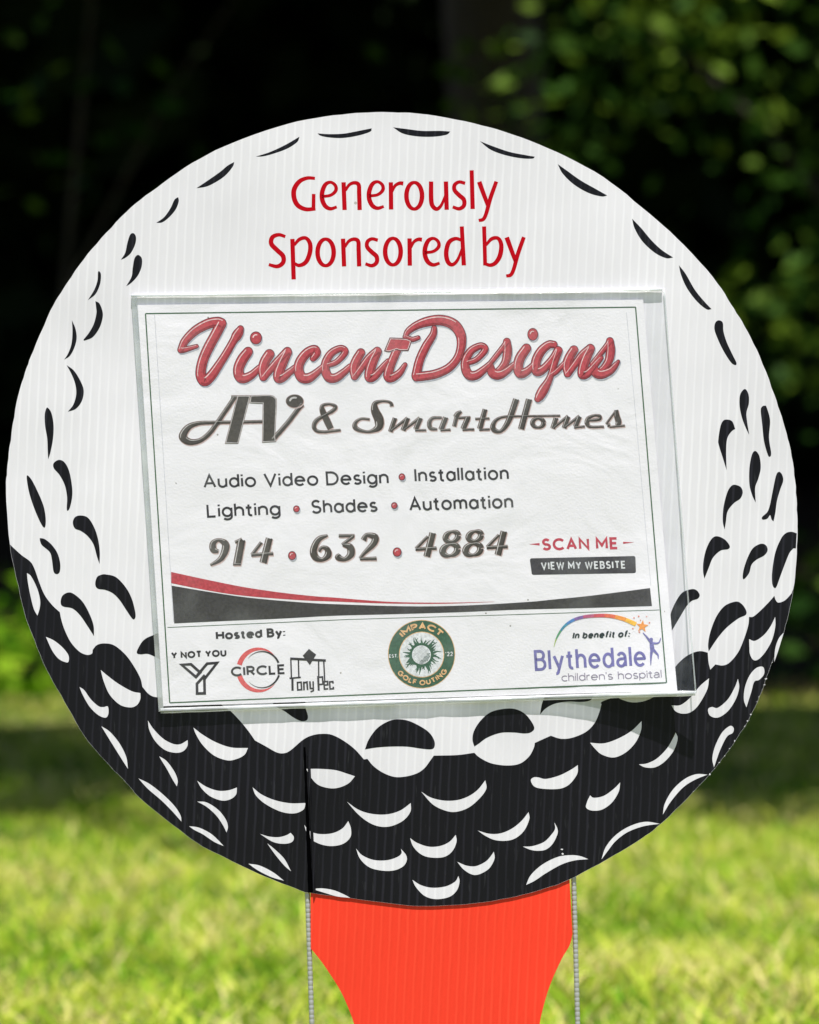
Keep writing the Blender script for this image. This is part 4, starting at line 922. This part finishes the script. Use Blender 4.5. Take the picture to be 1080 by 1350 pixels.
# hospital mark
LT = (695, 800, 5.684)
I_violet = ink('violet', (122, 118, 176), K); I_grey = ink('grey_violet', (150, 140, 160), K)
RB = [ink('band', c_, K) for c_ in ((166, 190, 92), (92, 158, 118), (72, 146, 176), (84, 136, 200), (136, 104, 170), (190, 92, 130), (212, 88, 100), (232, 118, 92), (243, 158, 80), (250, 192, 78))]
p = Print(lift, 0.00016)
p.m = 0; text(p, 'Blythedqle', (705.4, 884.6), (852, 878.4), 27.6, 0.135, 9)
p.m = 1; text(p, "children's hospitql", (740.4, 898.4), (872, 893), 10.6, 0.115, 12)
p.m = 2; text(p, 'In benefit of:', (754.3, 842.4), (829.8, 840.0), 9.2, 0.24, 8, slant=0.2, lean=0.0)
arc = cr([(LT[0] + x / LT[2], LT[1] + y / LT[2], w_ / LT[2]) for x, y, w_ in ((200, 300, 3), (225, 225, 12), (275, 150, 18), (340, 102, 22), (420, 76, 24), (520, 66, 26), (620, 68, 28), (720, 90, 30), (815, 130, 32))], False, 5)
for i in range(10):
    p.m = 3 + i; p.strip(arc[i * 4:i * 4 + 5])
p.m = 11
def star(x, y, r_, rot=0.1):
    p.poly([(LT[0] + (x + (r_ if k % 2 == 0 else r_ * .42) * math.sin(k * math.pi / 5 + rot)) / LT[2], LT[1] + (y - (r_ if k % 2 == 0 else r_ * .42) * math.cos(k * math.pi / 5 + rot)) / LT[2]) for k in range(10)])
star(862, 145, 48)
p.m = 10
for x, y, r_ in ((835, 70, 9), (800, 82, 8), (895, 72, 6), (915, 118, 9), (792, 162, 8), (840, 188, 9), (848, 100, 7)): star(x, y, r_, 0.3)
p.m = 0
for s in ([(868, 195, 7), (892, 222, 12), (918, 255, 20)], [(928, 262, 26), (932, 290, 32), (936, 320, 32)], [(940, 270, 14), (968, 272, 13), (988, 262, 10), (998, 234, 6)], [(932, 320, 24), (926, 370, 16), (924, 432, 6)], [(942, 318, 22), (966, 345, 16), (978, 360, 12), (980, 384, 7)]): p.stroke(s, LT)
p.disc(LT[0] + 928 / LT[2], LT[1] + 243 / LT[2], 2.3)
fpart(p.build('hospital_mark', [I_violet, I_grey, ink('text_green', (48, 60, 64), K)] + RB, flyer))

# the sleeve
sleeve = thing('plastic_sleeve', 'clear plastic document sleeve fixed to the middle of the sign', 'sleeve', W(545, 930, 0.001))
SO = Vector(sleeve.location)
def clearmat(name, tint, fac, rough, dirt=0.0, whit=0.0):
    m = bpy.data.materials.new(name); m.use_nodes = True; nt = m.node_tree; nt.nodes.clear()
    out = nt.nodes.new('ShaderNodeOutputMaterial'); tr = nt.nodes.new('ShaderNodeBsdfTransparent'); gl = nt.nodes.new('ShaderNodeBsdfGlossy'); mx = nt.nodes.new('ShaderNodeMixShader')
    tr.inputs[0].default_value = tint; gl.inputs['Roughness'].default_value = rough; gl.inputs[0].default_value = (1, 1, 1, 1)
    lw = nt.nodes.new('ShaderNodeLayerWeight'); lw.inputs[0].default_value = 0.2
    ma = nt.nodes.new('ShaderNodeMath'); ma.operation = 'MULTIPLY_ADD'; ma.inputs[1].default_value = 0.18 * fac; ma.inputs[2].default_value = 0.03 * fac
    nt.links.new(lw.outputs[1], ma.inputs[0]); nt.links.new(ma.outputs[0], mx.inputs[0]); nt.links.new(tr.outputs[0], mx.inputs[1]); nt.links.new(gl.outputs[0], mx.inputs[2])
    res = mx.outputs[0]
    if whit or dirt:
        df = nt.nodes.new('ShaderNodeBsdfDiffuse'); df.inputs[0].default_value = (0.78, 0.8, 0.8, 1); m2 = nt.nodes.new('ShaderNodeMixShader')
        tc = nt.nodes.new('ShaderNodeTexCoord'); no = nt.nodes.new('ShaderNodeTexNoise'); no.inputs['Scale'].default_value = 40; no.inputs['Detail'].default_value = 8
        mp = nt.nodes.new('ShaderNodeMapRange'); mp.inputs[1].default_value = 0.45; mp.inputs[2].default_value = 0.8; mp.inputs[3].default_value = whit; mp.inputs[4].default_value = whit + dirt
        nt.links.new(tc.outputs['Object'], no.inputs['Vector']); nt.links.new(no.outputs[0], mp.inputs[0]); nt.links.new(mp.outputs[0], m2.inputs[0]); nt.links.new(res, m2.inputs[1]); nt.links.new(df.outputs[0], m2.inputs[2]); res = m2.outputs[0]
    nt.links.new(res, out.inputs[0]); return m
M_clear = clearmat('clear_vinyl', (0.985, 0.988, 0.992, 1), 0.35, 0.12, 0.05, 0.003)
M_seam = clearmat('clear_vinyl_seam', (0.9, 0.92, 0.925, 1), 1.6, 0.2, 0.35, 0.2)
M_rim = clearmat('clear_vinyl_fold', (0.9, 0.92, 0.92, 1), 3.0, 0.1, 0.45, 0.3)
def spart(o): o.location = -SO; return o
SQ = ((176, 392), (874, 383), (214, 936), (914, 912))
spart(sheet_solid('front_sheet', SQ, 0.0004, 0.0003, M_clear, sleeve, 30, 30, 0.0002))
spart(sheet_solid('side_seam', ((173.5, 390), (181, 390), (209.5, 938), (216, 937)), -0.0004, 0.0013, M_seam, sleeve, 2, 24, 0.0001))
def tube(name, a, b, r, m, off=0.0003, n=40, rings=12, wob=0.12):
    V, F = [], []
    for i in range(n + 1):
        t = i / n; x = a[0] + (b[0] - a[0]) * t; y = a[1] + (b[1] - a[1]) * t
        rr = r * (1 + wob * math.sin(i * 2.3) * rnd.random())
        px, py, pz = W(x, y, lift(x, y) + off); d = (Vector(W(*b, 0)) - Vector(W(*a, 0))).normalized(); u = Vector((0, -1, 0)); v = d.cross(u)
        for k in range(rings):
            w_ = 2 * math.pi * k / rings; V.append(tuple(Vector((px, py, pz)) + (u * math.cos(w_) + v * math.sin(w_)) * rr * S))
        if i:
            for k in range(rings): F.append(((i - 1) * rings + k, (i - 1) * rings + (k + 1) % rings, i * rings + (k + 1) % rings, i * rings + k))
    F.append(tuple(range(rings))[::-1]); F.append(tuple(n * rings + k for k in range(rings)))
    me = bpy.data.meshes.new(name); me.from_pydata(V, [], F); me.shade_smooth(); return spart(link(name, me, m, sleeve))
tube('rim', (212, 937), (915, 913), 3.5, M_rim, 0.0003)
tube('rim', (173, 390), (873, 382), 2.0, M_rim, 0.0004)
tube('rim', (875.5, 381), (916, 913), 1.1, M_seam, 0.0006)
